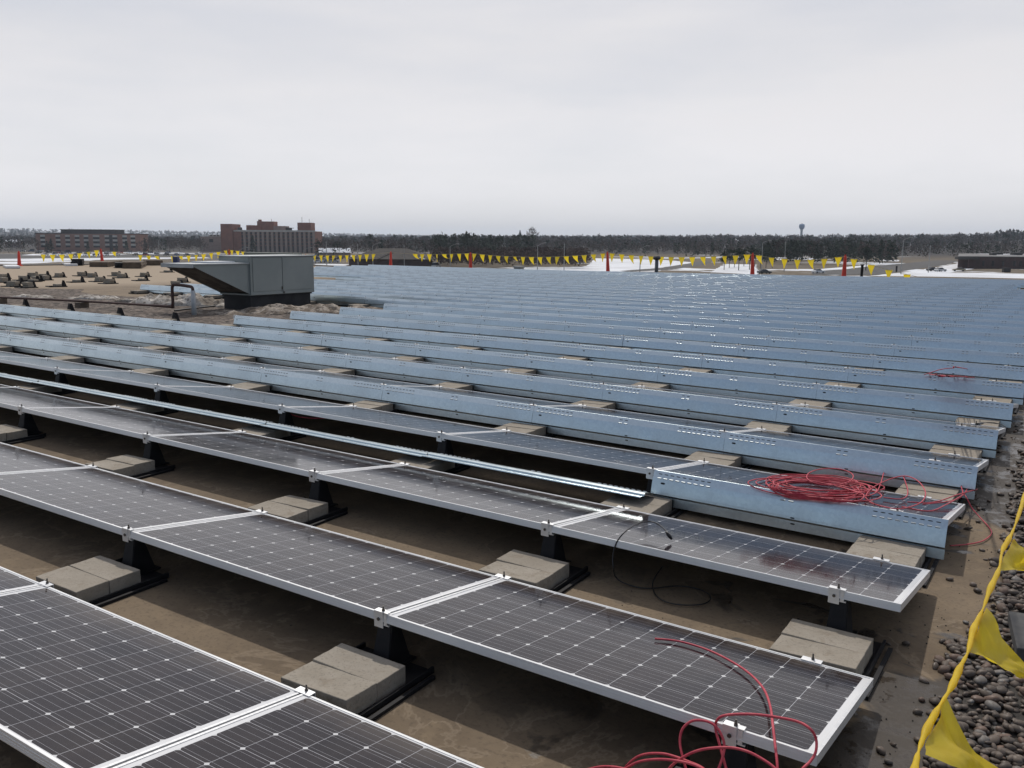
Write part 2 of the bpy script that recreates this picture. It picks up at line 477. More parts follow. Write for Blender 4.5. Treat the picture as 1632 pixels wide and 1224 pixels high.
# ------------------------------------------------------------------ roof
def roof_grid(x0, x1, y0, y1, nx, ny, dz=0.0):
    xs = np.linspace(x0, x1, nx); ys = np.linspace(y0, y1, ny)
    V = [(x, y, rz(x, y) + dz) for y in ys for x in xs]
    F = [(j * nx + i, j * nx + i + 1, (j + 1) * nx + i + 1, (j + 1) * nx + i) for j in range(ny - 1) for i in range(nx - 1)]
    return V, F
RX0, RX1, RY0, RY1 = -51.0, 5.2, -9.0, 40.3
V, F = roof_grid(RX0, RX1, RY0, RY1, 90, 80)
b = MB(); b.add(V, F, 0)
def skirt(pts):
    n = len(pts)
    vs = [(x, y, rz(x, y)) for x, y in pts] + [(x, y, GZ) for x, y in pts]
    b.add(vs, [(i, i + 1, n + i + 1, n + i) for i in range(n - 1)], 1)
per = [(x, RY0) for x in np.linspace(RX0, RX1, 90)] + [(RX1, y) for y in np.linspace(RY0, RY1, 80)[1:]] + \
      [(x, RY1) for x in np.linspace(RX1, RX0, 90)[1:]] + [(RX0, y) for y in np.linspace(RY1, RY0, 80)[1:]]
skirt(per)
M_wall = noisy('warehouse_wall', (0.22, 0.2, 0.18), (0.28, 0.26, 0.23), 0.4, 0.85)
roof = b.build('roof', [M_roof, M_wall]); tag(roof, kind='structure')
# low metal edge round the roof
b = MB()
for i in range(len(per) - 1):
    (xa, ya), (xb, yb) = per[i], per[i + 1]
    dx, dy = xb - xa, yb - ya; L = math.hypot(dx, dy); nx_, ny_ = dy / L, -dx / L
    q = []
    for (x, y) in ((xa, ya), (xb, yb)):
        z = rz(x, y)
        q += [(x - nx_ * .22, y - ny_ * .22, z - .01), (x - nx_ * .22, y - ny_ * .22, z + .05), (x + nx_ * .03, y + ny_ * .03, z + .07), (x + nx_ * .03, y + ny_ * .03, z - .25)]
    b.add(q, [(0, 4, 5, 1), (1, 5, 6, 2), (2, 6, 7, 3)])
o = b.build('roof_edge', M_edge); tag(o, kind='structure')

def blob_sheet(name, mt, cx, cy, rx, ry, ang, dz, seed, n=48, rough=0.35, rings=10, bumpz=0.0, kind='structure'):
    """irregular sheet or low mound lying on the roof"""
    V = []; F = []
    ca, sa = math.cos(ang), math.sin(ang)
    V.append((cx, cy, 1.0))
    for j in range(1, rings + 1):
        s = j / rings
        for i in range(n):
            a = 2 * math.pi * i / n
            rr = 1 + rough * noise.noise(Vector((math.cos(a) * 1.7 + seed, math.sin(a) * 1.7, seed * 3))) + rough * .5 * noise.noise(Vector((math.cos(a) * 5 + seed, math.sin(a) * 5, seed)))
            px, py = math.cos(a) * rx * rr * s, math.sin(a) * ry * rr * s
            V.append((cx + px * ca - py * sa, cy + px * sa + py * ca, 1 - s))
    out_v = []
    for (x, y, s) in V:
        h = 0
        if bumpz:
            nn = 0.55 + 0.6 * noise.fractal(Vector((x * 1.1, y * 1.1, seed)), 0.8, 2.0, 4)
            h = bumpz * max(0.0, min(1.0, s * 1.8)) ** 0.7 * max(0.05, nn)
            h += (bumpz * 0.3 * noise.noise(Vector((x * 4, y * 4, seed + 4))) + bumpz * .25 * abs(noise.noise(Vector((x * 9, y * 9, seed))))) * min(1, s * 3)
            h = max(h, 0)
        out_v.append((x, y, rz(x, y) + dz + h - (0.06 if bumpz and s == 0 else 0)))
    for i in range(n): F.append((0, 1 + i, 1 + (i + 1) % n))
    for j in range(rings - 1):
        for i in range(n):
            a = 1 + j * n + i; b2 = 1 + j * n + (i + 1) % n
            F.append((a, a + n, b2 + n, b2))
    q = MB(); q.add(out_v, F)
    return q.build(name, mt, smooth=bool(bumpz))

# gravel field round the air unit
def poly_sheet(name, mt, pts, dz, sub=0.5, jitter=0.25):
    P = []
    for i in range(len(pts)):
        a, c = Vector((*pts[i], 0)), Vector((*pts[(i + 1) % len(pts)], 0))
        k = max(1, int((c - a).length / sub))
        for j in range(k):
            q = a.lerp(c, j / k)
            P.append((q.x + jitter * noise.noise(q * 0.9 + Vector((3, 1, 5))), q.y + jitter * noise.noise(q * 0.9)))
    bm = bmesh.new()
    vs = [bm.verts.new((x, y, 0)) for x, y in P]
    f = bm.faces.new(vs); bmesh.ops.triangulate(bm, faces=[f])
    for _ in range(3):
        es = [e for e in bm.edges if e.calc_length() > 2.0]
        if es: bmesh.ops.subdivide_edges(bm, edges=es, cuts=1); bmesh.ops.triangulate(bm, faces=[f for f in bm.faces if len(f.verts) > 3])
    for v in bm.verts: v.co.z = rz(v.co.x, v.co.y) + dz
    bmesh.ops.recalc_face_normals(bm, faces=bm.faces)
    me = bpy.data.meshes.new(name); bm.to_mesh(me); bm.free(); me.materials.append(mt)
    if me.polygons and me.polygons[0].normal.z < 0: me.flip_normals()
    return link(bpy.data.objects.new(name, me))
o = poly_sheet('gravel_bed', M_gravel, [(-34, 8.3), (-24, 8.25), (-12.4, 8.3), (-12.0, 11.0), (-12.2, 16.6), (-14.6, 14.4), (-15.4, 13.3), (-24.2, 13.4), (-26.8, 14.7), (-29, 13.2), (-40, 13.0), (-40, 8.5)], 0.006)
tag(o, kind='structure')
# stones' bed along the drain edge
stone_edge = [(2.25, -3.0), (2.22, .6), (2.21, 1.3), (2.13, 1.5), (2.25, 2.2), (2.27, 3.4), (2.2, 4.6), (2.18, 6.0), (2.17, 7.1), (2.2, 10.0), (2.3, 20.0), (2.4, 40.0)]
M_bed = noisy('stone_bed', (0.03, 0.026, 0.022), (0.06, 0.05, 0.042), 20, 0.8, bump=0.6, bdist=0.03)
o = poly_sheet('stone_bed', M_bed, [(x + .1, y) for x, y in stone_edge] + [(4.9, 40), (4.9, -3)], 0.005, 0.4, 0.05)
tag(o, kind='structure')
def edge_x(y):
    for (xa, ya), (xb, yb) in zip(stone_edge, stone_edge[1:]):
        if ya <= y <= yb: return xa + (xb - xa) * (y - ya) / (yb - ya)
    return 2.3
def make_stones():
    ico = bmesh.new(); bmesh.ops.create_icosphere(ico, subdivisions=2, radius=1.0)
    base = np.array([v.co[:] for v in ico.verts]); fac = np.array([[v.index for v in f.verts] for f in ico.faces]); ico.free()
    variants = []
    for k in range(14):
        q = base.copy()
        for i, p in enumerate(base):
            q[i] *= 1 + 0.24 * noise.noise(Vector(p) * 1.2 + Vector((k * 7.1, 0, 0)))
        variants.append(q)
    VV, FF, CC = [], [], []
    cnt = 0
    pos = []
    def put(x, y, z, s):
        nonlocal cnt
        q = variants[rng.integers(14)] * np.array([s * rng.uniform(.95, 1.5), s * rng.uniform(.75, 1.05), s * rng.uniform(.5, .75)])
        a, e1, e2 = rng.uniform(0, 6.28), rng.normal(0, .3), rng.normal(0, .3)
        R = np.array(Matrix.Rotation(a, 3, 'Z') @ Matrix.Rotation(e1, 3, 'X') @ Matrix.Rotation(e2, 3, 'Y'))
        q = q @ R.T
        VV.append(q + np.array([x, y, z])); FF.append(fac + cnt * len(base))
        t = rng.random()
        c = np.array([.096, .073, .057]) * rng.uniform(.55, 1.55)
        if t > .86: c = np.array([.14, .088, .064]) * rng.uniform(.7, 1.2)
        elif t > .74: c = np.array([.125, .115, .105]) * rng.uniform(.7, 1.5)
        CC.append(np.repeat(c[None], len(base), 0)); cnt += 1
    for y0, y1, dens, wid in ((-.8, 3.2, 950, .85), (3.2, 9.5, 760, 1.0), (9.5, 20, 200, 1.4)):
        nst = int((y1 - y0) * wid * dens)
        for _ in range(nst):
            y = rng.uniform(y0, y1)
            d = rng.uniform(0, wid)
            if d < .12 and rng.random() > d / .12 + .15: continue
            x = edge_x(y) + d + .05 * noise.noise(Vector((0, y * 3, 1)))
            s = min(.029, max(.010, rng.lognormal(-4.02, .27)))
            put(x, y, rz(x, y) + s * .35 + rng.uniform(0, .022) * min(1, d / .15), s)
    for _ in range(45):                          # strays on the membrane
        y = rng.uniform(.2, 9); x = edge_x(y) - abs(rng.normal(0, .11)) - .01
        s = rng.uniform(.011, .024); put(x, y, rz(x, y) + s * .4, s)
    me = np_mesh('river_stones', np.concatenate(VV), np.concatenate(FF), M_stone, True, np.concatenate(CC))
    return link(bpy.data.objects.new('river_stones', me))
def make_grit():
    b = MB()
    for _ in range(700):
        y = rng.uniform(-1, 11); x = rng.uniform(-9, 2.15) if rng.random() < .55 else edge_x(y) - abs(rng.normal(0, .25))
        s = rng.uniform(.002, .0055); z = rz(x, y) + s * .5
        p = [(x + rng.normal(0, .3) * s, y + rng.normal(0, .3) * s, z + s), (x + s, y, z), (x, y + s, z), (x - s, y, z), (x, y - s, z), (x, y, z - s)]
        b.add(p, [(0, 1, 2), (0, 2, 3), (0, 3, 4), (0, 4, 1), (5, 2, 1), (5, 3, 2), (5, 4, 3), (5, 1, 4)])
    o = b.build('grit', M_bed); tag(o, 'dark grit scattered over the brown roof membrane', 'grit', kind='stuff')
make_grit()
o = make_stones()
tag(o, 'dark rounded river stones heaped along the wet right roof edge', 'stones', kind='stuff')
b = MB(); b.box(-.16, .16, -.24, .24, 0, .06)
o = b.build('paving_slab', noisy('dark_paver', (.055, .055, .057), (.085, .083, .08), 12, .8), bevel=.006)
sx_, sy_ = 2.60, 1.98
o.location = (sx_, sy_, rz(sx_, sy_) + .035); o.rotation_euler = (0, 0, .15)
tag(o, 'dark grey slab lying in the stones behind the yellow flags', 'slab')

# ------------------------------------------------------------------ panels
def tilt_matrix(x, y):
    a, b_ = slope(x, y)
    return (math.atan(b_), -math.atan(a), 0)
CT, ST = math.cos(TILT), math.sin(TILT)
PL = W - 0.012                                   # panel length
def sl(x, t, n):                                 # panel plane: x along, t down the slope, n above glass plane
    return (x, t * CT + n * ST, H - t * ST + n * CT)
def bar(b, x0, x1, t0, t1, n0, n1, mi=0):
    vs = [sl(x, t, n) for n in (n0, n1) for t in (t0, t1) for x in (x0, x1)]
    b.add(vs, [(0, 2, 3, 1), (4, 5, 7, 6), (0, 1, 5, 4), (2, 6, 7, 3), (0, 4, 6, 2), (1, 3, 7, 5)], mi)
def frame_mesh():
    b = MB(); h = PL / 2; lip = .0125
    bar(b, -h, h, 0, lip, -.040, 0); bar(b, -h, h, PLEN - lip, PLEN, -.040, 0)
    bar(b, -h, -h + lip, lip, PLEN - lip, -.040, 0); bar(b, h - lip, h, lip, PLEN - lip, -.040, 0)
    for n0 in (-.0135, -.025, -.0335):           # extrusion grooves standing 1 mm proud of the web
        bar(b, -h + .001, h - .001, -.0012, .003, n0 - .0035, n0)
    bar(b, -h, h, 0.0126, .034, -.040, -.038); bar(b, -h, h, PLEN - .034, PLEN - .0126, -.040, -.038)
    return b.mesh('frame', M_alu)
def laminate_mesh():
    h = PL / 2 - .0127
    t0, t1 = .0127, PLEN - .0127
    vs = [sl(x, t, n) for n in (-.008, -.003) for t in (t0, t1) for x in (-h, h)]
    me = bpy.data.meshes.new('glass')
    me.from_pydata(vs, [], [(4, 5, 7, 6), (0, 2, 3, 1)])
    me.materials.append(M_cell); me.materials.append(mat('backsheet', (.6, .6, .6), .7))
    me.polygons[1].material_index = 1
    # upward facing check: order gives +z for the first face
    uvl = me.uv_layers.new(name='UVMap')
    tm = (t0 + t1) / 2
    co = {4: (-h, t0), 5: (h, t0), 6: (-h, t1), 7: (h, t1), 0: (-h, t0), 1: (h, t0), 2: (-h, t1), 3: (h, t1)}
    for lp in me.loops:
        x, t = co[lp.vertex_index]; uvl.data[lp.index].uv = (x, t - tm)
    me.update()
    return me
ME_FRAME, ME_GLASS = frame_mesh(), laminate_mesh()
ORD = ['first', 'second', 'third', 'fourth', 'fifth', 'sixth', 'seventh', 'eighth', 'ninth', 'tenth', 'eleventh', 'twelfth', 'thirteenth', 'fourteenth']
def seen(u, v, m=20): return -m < u < 1632 + m and v < 1224 + m
def px(q):
    d = Vector(q) - CAM; w = d.dot(FWD)
    if w < .1: return (-9e3, 9e3)
    return 816 + FPX * d.dot(RIGHT) / w, 612 - FPX * d.dot(UPV) / w
def row_y(r): return (r - 1) * PP
def row_x(r): return (r - 1) * ROWDX
def left_end(r):
    if r <= 6: return -14
    if r <= 10: return -6
    if r <= 19: return -12
    return -18
def in_view(x0, x1, y0, y1, z):
    for x in (x0, x1):
        for y in (y0, y1):
            if seen(*px((x, y, zr(x, y) + z))): return True
    # long piece crossing the frame
    ua = px((x0, y0, zr(x0, y0)))[0]; ub = px((x1, y0, zr(x1, y0)))[0]
    va = px(((x0 + x1) / 2, y0, zr((x0 + x1) / 2, y0)))
    return seen(*va)
def cols(r):
    out_ = []
    for c in range(left_end(r), 1):
        x0 = c * W + row_x(r); x1 = x0 + W
        if in_view(x0, x1, row_y(r), row_y(r) + .97, 0): out_.append(c)
    return out_
def panel_label(r, c, n):
    k = -c
    if r == 0:
        return 'cropped dark solar panel in silver frame at the bottom left corner' if c < 0 else 'dark solar panel cut off by the bottom edge of the photo'
    if r == 1: return ('bare solar panel with a red cable draped over its end' if c == 0 else 'bare dark solar panel, %s from the right end of the nearest full row' % ORD[k])
    if r == 2: return ('bare solar panel with a black connector cable lying over it' if c == 0 else 'bare dark solar panel, %s from the right end of the second full row' % ORD[k])
    if r == 3: return ('solar panel under the big tangle of red cable' if c == 0 else 'dark solar panel behind the fallen metal strip, %s from the right end' % ORD[k])
    if r <= 6: return 'dark solar panel behind metal deflectors, %s from the right end of the %s row' % (ORD[k], ORD[r - 1])
    return 'dark solar panel mostly hidden behind the bluish metal deflectors of the far rows'
n_pan = 0
for r in range(0, 20):
    for c in cols(r):
        x = c * W + W / 2 + row_x(r); y = row_y(r)
        lab = panel_label(r, c, 0)
        if r in (6, 7) and c == 0 and r == 7: lab = 'solar panel under the small far coil of red cable'
        if r == 5 and c == 0: lab = 'solar panel with a short black connector lead on its right end'
        root = empty('solar_panel', (x, y, rz(x, y)), tilt_matrix(x, y + .5))
        tag(root, lab, 'solar panel', 'solar panels in rows on the roof')
        link(bpy.data.objects.new('frame', ME_FRAME), root)
        link(bpy.data.objects.new('glass', ME_GLASS), root)
        n_pan += 1

# ------------------------------------------------------------------ wind deflectors
def deflector_mesh():
    """folded sheet in local coordinates of a panel: flange over the frame, tall face, stepped foot"""
    h = W / 2 - .001
    prof = [(-.0022, H + .0065), (-.0040, H + .0060), (-.0055, H + .0035), (-.0315, H - .043), (-.0335, H - .0465), (-.0350, H - .051),
            (-.0440, H - .080), (-.0520, H - .110), (-.0590, H - .138), (-.0632, H - .158), (-.0545, H - .172), (-.044, H - .173), (-.043, H - .177), (-.052, H - .240), (-.046, H - .242)]
    xs = [-h, h]
    b = MB(); n = len(prof)
    vs = [(x, y, z) for x in xs for (y, z) in prof]
    b.add(vs, [(i, i + 1, n + i + 1, n + i) for i in range(n - 1)], 0)
    # dark slots standing 0.8 mm proud; the pressed lips below them catch the sun
    def on_face(i, t):
        (ya, za), (yb, zb) = prof[i], prof[i + 1]
        d = math.hypot(yb - ya, zb - za); ny, nz = -(za - zb) / d, (ya - yb) / d
        return ya + (yb - ya) * t, za + (zb - za) * t, ny, nz
    def slot(x, w_, i, t, hh, mi=1, lift=.0008, tall=None):
        y, z, ny, nz = on_face(i, t)
        dy, dz = prof[i + 1][0] - prof[i][0], prof[i + 1][1] - prof[i][1]
        L = math.hypot(dy, dz); dy, dz = dy / L, dz / L
        y += ny * lift; z += nz * lift
        k = 8
        vs = []
        for q in range(k):
            a = 2 * math.pi * (q + .5) / k
            ex, ey = math.cos(a), math.sin(a)
            ex = max(-1, min(1, ex * 1.35)); ey = max(-1, min(1, ey * 1.35))
            vs.append((x + ex * w_ / 2, y + dy * ey * hh / 2, z + dz * ey * hh / 2))
        b.add(vs, [tuple(range(k))], mi)
    def lip(x, w_):
        # small pressed ledge at the crease, rounded so it glints
        y0, z0 = -.0318, H - .0432
        pr = [(y0 + .001, z0 + .0040), (y0 - .004, z0 + .0030), (y0 - .0055, z0 + .0022), (y0 - .0068, z0 + .0002), (y0 - .0072, z0 - .0020), (y0 - .002, z0 - .007)]
        m_ = len(pr)
        vs = [(xx, yy, zz) for xx in (x - w_ / 2, x + w_ / 2) for yy, zz in pr]
        b.add(vs, [(i, i + 1, m_ + i + 1, m_ + i) for i in range(m_ - 1)] + [tuple(range(m_ - 1, -1, -1)), tuple(range(m_, 2 * m_))], 2)
    def dashes(x0, x1, k):
        for i in range(k):
            x = x0 + (x1 - x0) * (i + .5) / k; w_ = (x1 - x0) / k * .62
            slot(x, w_, 2, .42, .006); lip(x, w_)
    dashes(-h + .03, -h + .45, 9); dashes(h - .45, h - .03, 9); dashes(-.055, .055, 2)
    slot(-h + .085, .034, 5, .9, .014); 
    slot(.05, .030, 8, .6, .010); slot(.05, .030, 12, .3, .010)
    return b.mesh('wind_deflector', [M_galv, M_slot, M_lip])
ME_DEF = deflector_mesh()
n_def = 0
def place_def(r, c):
    global n_def
    x = c * W + W / 2 + row_x(r); y = row_y(r)
    o = bpy.data.objects.new('wind_deflector', ME_DEF)
    o.location = (x, y, rz(x, y)); o.rotation_euler = tilt_matrix(x, y)
    o.rotation_euler.x += rng.normal(0, .007); o.rotation_euler.z += rng.normal(0, .0009)
    link(o); n_def += 1
    k = -c
    if r == 3: lab = 'nearest standing galvanized deflector sheet, below the red cable tangle'
    elif r <= 6: lab = 'galvanized deflector sheet, %s from right end of the %s sheet row' % (ORD[k], ORD[r - 3])
    elif r <= 10: lab = 'deflector sheet, %s from the left end, %s sheet row right of air unit' % (ORD[c + 6], ORD[r - 7])
    else: lab = 'galvanized deflector sheet merging into the packed bluish rows far back on the roof'
    tag(o, lab, 'wind deflector', 'galvanized wind deflectors along the panel rows')
place_def(3, 0)
far_rows = []
for r in range(4, 28):
    for c in cols(r):
        if 23 <= r <= 25 and c >= 0: continue
        if r >= 25: far_rows.append((r, c)); continue
        place_def(r, c)
# the last rows, past the three hundredth sheet, as one mass
src = np.array([v.co[:] for v in ME_DEF.vertices])
fl = [tuple(p.vertices) for p in ME_DEF.polygons if len(p.vertices) == 4]
b = MB()
for (r, c) in far_rows:
    x = c * W + W / 2 + row_x(r); y = row_y(r)
    Mx = Matrix.Translation((x, y, rz(x, y))) @ Matrix.Rotation(tilt_matrix(x, y)[1], 4, 'Y') @ Matrix.Rotation(tilt_matrix(x, y)[0], 4, 'X')
    b.add([Mx @ Vector(v) for v in src], fl)
if far_rows:
    o = b.build('wind_deflectors', M_galv)
    tag(o, 'last packed rows of galvanized deflectors along the far roof edge', 'wind deflectors', 'galvanized wind deflectors along the panel rows', 'stuff')

# sheets taken off row 3 and laid flat on the blocks
flat_names = 0
for c in cols(3):
    if c >= 0: continue
    x = c * W + W / 2 + .07; y = row_y(3) - .10
    o = bpy.data.objects.new('wind_deflector', ME_DEF)
    z = rz(x, y) + .150 + rng.normal(0, .002)
    a, b_ = slope(x, y)
    R_ = Matrix.Rotation(-math.atan(a), 4, 'Y') @ Matrix.Rotation(rng.normal(0, .004), 4, 'Z') @ Matrix.Rotation(math.radians(-90), 4, 'X')
    o.matrix_world = Matrix.Translation((x, y, z)) @ R_ @ Matrix.Translation((0, .035, -(H + .005)))
    link(o)
    tag(o, 'pale deflector sheet lying flat on concrete blocks, %s from its strip\'s right end' % ORD[-c - 1], 'wind deflector', 'galvanized wind deflectors along the panel rows')

# ------------------------------------------------------------------ mounts and blocks
YL = -PP + PLEN * CT                              # low edge of the row in front, seen from a mount
ZL = H - PLEN * ST
def mount_meshes():
    d = {}
    b = MB()
    b.box(-.235, .205, -.515, .10, .004, .012)
    for x in (-.235, .195): b.box(x, x + .012, -.515, .10, .012, .034)
    for x in (-.262, .226): b.box(x, x + .02, -.49, .06, .002, .018)
    d['tray'] = b.mesh('tray', M_black)
    b = MB()
    wb, wt = .052, .036
    f0 = [(-wb - .012, -.040, .012), (wb - .012, -.040, .012), (wt - .014, .012, H - .042), (-wt - .014, .012, H - .042)]
    b.add(f0 + [(x, y + .004, z) for x, y, z in f0], [(0, 1, 2, 3), (7, 6, 5, 4), (0, 4, 5, 1), (1, 5, 6, 2), (2, 6, 7, 3), (3, 7, 4, 0)])
    for sx in (-wb - .012, wb - .016):
        k = .75
        xt = sx * .7
        f1 = [(sx, -.034, .012), (sx, .13, .012), (xt, .06, H - .05), (xt, .014, H - .045)]
        b.add(f1 + [(x + .004, y, z) for x, y, z in f1], [(0, 1, 2, 3), (7, 6, 5, 4), (0, 4, 5, 1), (1, 5, 6, 2), (2, 6, 7, 3), (3, 7, 4, 0)])
    b.box(-.09, .06, -.03, .15, .012, .02)
    d['post'] = b.mesh('post', M_black)
    b = MB()
    b.box(-.066, -.012, -.0065, -.0035, H - .072, H + .0085)
    b.box(-.066, -.012, -.0035, .026, H + .0045, H + .0085)
    b.box(-.012, .014, -.005, .022, H + .0045, H + .0080)
    b.box(-.008, .010, -.0050, -.0025, H - .052, H + .003)
    b.box(-.062, .02, -.003, .03, H - .058, H - .052)
    d['upper_clamp'] = b.mesh('upper_clamp', M_alu)
    b = MB()
    b.tube([(-.038, -.006, H - .03), (-.038, -.012, H - .03)], .0085, 6)
    b.tube([(-.022, .010, H - .01), (-.022, .010, H + .032)], .0042, 8); b.tube([(-.022, .010, H + .008), (-.022, .010, H + .017)], .008, 6)
    d['bolt'] = b.mesh('bolt', M_bolt)
    b = MB()
    b.box(-.05, .04, YL - .016, YL + .022, ZL + .0025, ZL + .006)
    b.box(-.05, .04, YL + .0185, YL + .022, ZL - .045, ZL + .0025)
    d['lower_clamp'] = b.mesh('lower_clamp', M_alu)
    b = MB()
    b.tube([(-.002, YL + .010, ZL), (-.002, YL + .010, ZL + .034)], .0042, 8); b.tube([(-.002, YL + .010, ZL + .006), (-.002, YL + .010, ZL + .014)], .008, 6)
    d['lower_bolt'] = b.mesh('bolt', M_bolt)
    b = MB(); b.box(-.03, .02, YL - .03, YL + .016, .012, ZL - .045)
    d['low_foot'] = b.mesh('foot', M_black)
    return d
MM = mount_meshes()
def block_mesh(seed):
    b = bmesh.new(); bmesh.ops.create_cube(b, size=1)
    bmesh.ops.scale(b, vec=(.393, .192, .090), verts=b.verts)
    bmesh.ops.bevel(b, geom=b.edges[:], offset=.0022, segments=1, affect='EDGES')
    bmesh.ops.subdivide_edges(b, edges=[e for e in b.edges if e.calc_length() > .05], cuts=7, use_grid_fill=True)
    for v in b.verts:
        n_ = noise.noise_vector(v.co * 30 + Vector((seed * 9.1, 0, 0))) * .0016 + noise.noise_vector(v.co * 7 + Vector((seed * 3.3, 0, 0))) * .0018
        v.co += n_; v.co.z += .045
    for f in b.faces: f.smooth = False
    me = bpy.data.meshes.new('concrete_block'); b.to_mesh(me); b.free(); me.materials.append(M_conc)
    return me
BLK = [block_mesh(i) for i in range(6)]
def place_block(x, y, z, rot, lab, grp='concrete ballast blocks on the trays'):
    o = bpy.data.objects.new('concrete_block', BLK[rng.integers(6)])
    o.location = (x, y, z); o.rotation_euler = (rot[0], rot[1], rot[2] + rng.normal(0, .006) + (math.pi if rng.random() < .5 else 0))
    link(o); tag(o, lab, 'concrete block', grp)
def place_mount(x, y, r, k, parts, lab, rotz=0.0, blocks=2, bl=('', ''), loose=False):
    root = empty('panel_mount', (x, y, rz(x, y)), tilt_matrix(x, y - .2))
    root.rotation_euler.z = rotz
    tag(root, lab, 'panel mount', 'black panel mounts with ballast trays')
    for p in parts:
        nm = {'lower_bolt': 'bolt', 'low_foot': 'foot'}.get(p, p)
        link(bpy.data.objects.new(nm, MM[p]), root)
    Mx = Matrix.Translation((x, y, rz(x, y))) @ Matrix.Rotation(rotz, 4, 'Z')
    tm = tilt_matrix(x, y - .2)
    for i in range(blocks):
        if loose: q = Mx @ Vector((-.02 + rng.normal(0, .02), -.165 + rng.normal(0, .01), i * .0925))
        else: q = Mx @ Vector((-.02 + rng.normal(0, .004), -.163 - i * .1945 + rng.normal(0, .0008), 0))
        place_block(q.x, q.y, rz(q.x, q.y) + .0135 + (i * .0925 if loose else 0), (tm[0], tm[1], rotz), bl[i])
ROWN = {1: 'nearest full', 2: 'second full', 3: 'third full'}
for r in range(1, 13):
    lo = -14 if r <= 7 else left_end(r)
    seams = [(c, c * W) for c in range(lo, 1)] + [(1, 1.70)]
    if r in (8, 9, 10): seams[0] = (lo, lo * W + .28)
    if r in (11, 12): seams[0] = (lo, lo * W + .28)
    for c, xo in seams:
        x = xo + row_x(r); y = row_y(r)
        u, v = px((x, y - .25, rz(x, y) + .1))
        if not seen(u, v, 260 if r < 3 else 60): continue
        parts = ['tray', 'post', 'low_foot']
        has_here = c >= left_end(r)
        if has_here: parts += ['upper_clamp', 'bolt']
        if c >= left_end(r - 1): parts += ['lower_clamp', 'lower_bolt']
        k = 1 - c
        nth = ORD[k] if k < len(ORD) else 'far'
        if r <= 6: lab = 'black clamped mount, %s from the right under the %s row\'s front edge' % (nth, ORD[r - 1]); bw = ('%s row, %s tray from the right' % (ORD[r - 1], nth))
        elif r == 7 and c < -6: lab = 'bare black mount post standing in the gravel behind the front rows'; bw = None
        else: lab = 'black mount mostly hidden between the far deflector rows'; bw = None
        bl = ('concrete block, rear of the pair, ' + bw, 'concrete block, front of the pair, ' + bw) if bw else ('concrete block on a tray between the far deflector rows',) * 2
        if r == 7 and c < -6: bl = ('concrete block by a bare post at the gravel\'s edge',) * 2
        place_mount(x, y, r, c, parts, lab, bl=bl)
# tray under the front edge of row 0's right end is out of frame; three bare mounts at the far right
for i, (u, v) in enumerate(((1604, 469), (1615, 464), (1626, 459))):
    q = at_roof(u, v)
    place_mount(q.x, q.y, 0, 0, ['tray', 'post'], 'bare black mount with block at the far right, %s of three' % ['nearest', 'middle', 'farthest'][i], blocks=2,
                bl=('rear block on the %s bare mount at far right' % ['nearest', 'middle', 'farthest'][i], 'front block on the %s bare mount at far right' % ['nearest', 'middle', 'farthest'][i]))
# trays set out on the bare tan roof at the left
TAN = [(75, 440), (58, 441.5), (100, 442), (78, 446.5), (59, 449), (12, 444), (13, 450), (44, 447), (33, 452), (64, 448), (28, 456.5), (52, 458.5), (100, 457),
       (136, 440), (152, 442), (165, 449), (130, 450), (200, 443), (190, 440), (235, 441), (232, 447.5), (288, 456), (296, 450), (180, 452), (272, 434)]
for i, (u, v) in enumerate(TAN):
    q = at_roof(u, v)
    place_mount(q.x, q.y, 0, 0, ['tray', 'post'], 'loose black mount set out on the bare tan roof', rotz=rng.normal(0, .12), blocks=2 if i % 4 else 1, loose=True,
                bl=('concrete block on a loose mount on the tan roof',) * 2)

# ------------------------------------------------------------------ cables
def cable(name, strands, r, mt, lab, cat, group=None, n=7, sub=7):
    b = MB()
    for s in strands: b.tube(spline(s, sub), r, n)
    o = b.build(name, mt, smooth=True); tag(o, lab, cat, group); return o
def z5(l): return [(1000 + x / 3.886, 980 + y / 3.886, k) for x, y, k in l]
st = []
A = z5([(170, 147, .007), (300, 160, .008), (420, 190, .009), (540, 235, .010), (680, 310, .012), (780, 385, .014), (850, 470, .018), (885, 570, .024), (900, 680, .032)])
sA = [at_panel(1, u, v, k) for u, v, k in A]
sA += [at_y(1000 + 914 / 3.886, 980 + 800 / 3.886, -.03), at_y(1000 + 928 / 3.886, 980 + 930 / 3.886, -.10), at_y(1000 + 935 / 3.886, 980 + 1100 / 3.886, -.16)]
st.append(sA)
B = [at_y(1000 + x / 3.886, 980 + y / 3.886, k) for x, y, k in [(640, 1080, -.13), (610, 948, -.10), (570, 800, -.05), (545, 700, -.01)]]
B += [at_panel(1, u, v, k) for u, v, k in z5([(560, 645, .06), (620, 620, .075), (760, 615, .085), (900, 630, .09), (1050, 660, .09), (1130, 705, .085)])]
B += [at_y(1000 + x / 3.886, 980 + y / 3.886, k) for x, y, k in [(1168, 770, .02), (1165, 850, -.02), (1130, 910, -.06), (1080, 960, -.10), (1020, 1060, -.13)]]
st.append(B)
def yy(l): return [at_y(1000 + x / 3.886, 980 + y / 3.886, k) for x, y, k in l]
st.append(yy([(380, 1010, -.14), (345, 890, -.11), (325, 790, -.08), (340, 710, -.06), (390, 662, -.05), (450, 652, -.045), (520, 670, -.045), (570, 720, -.05), (600, 800, -.06), (590, 880, -.09), (550, 990, -.13)]))
st.append(yy([(-40, 980, -.13), (0, 930, -.13), (60, 880, -.13), (130, 860, -.13), (220, 860, -.13), (300, 880, -.13), (380, 910, -.14), (460, 945, -.15), (520, 1000, -.16)]))
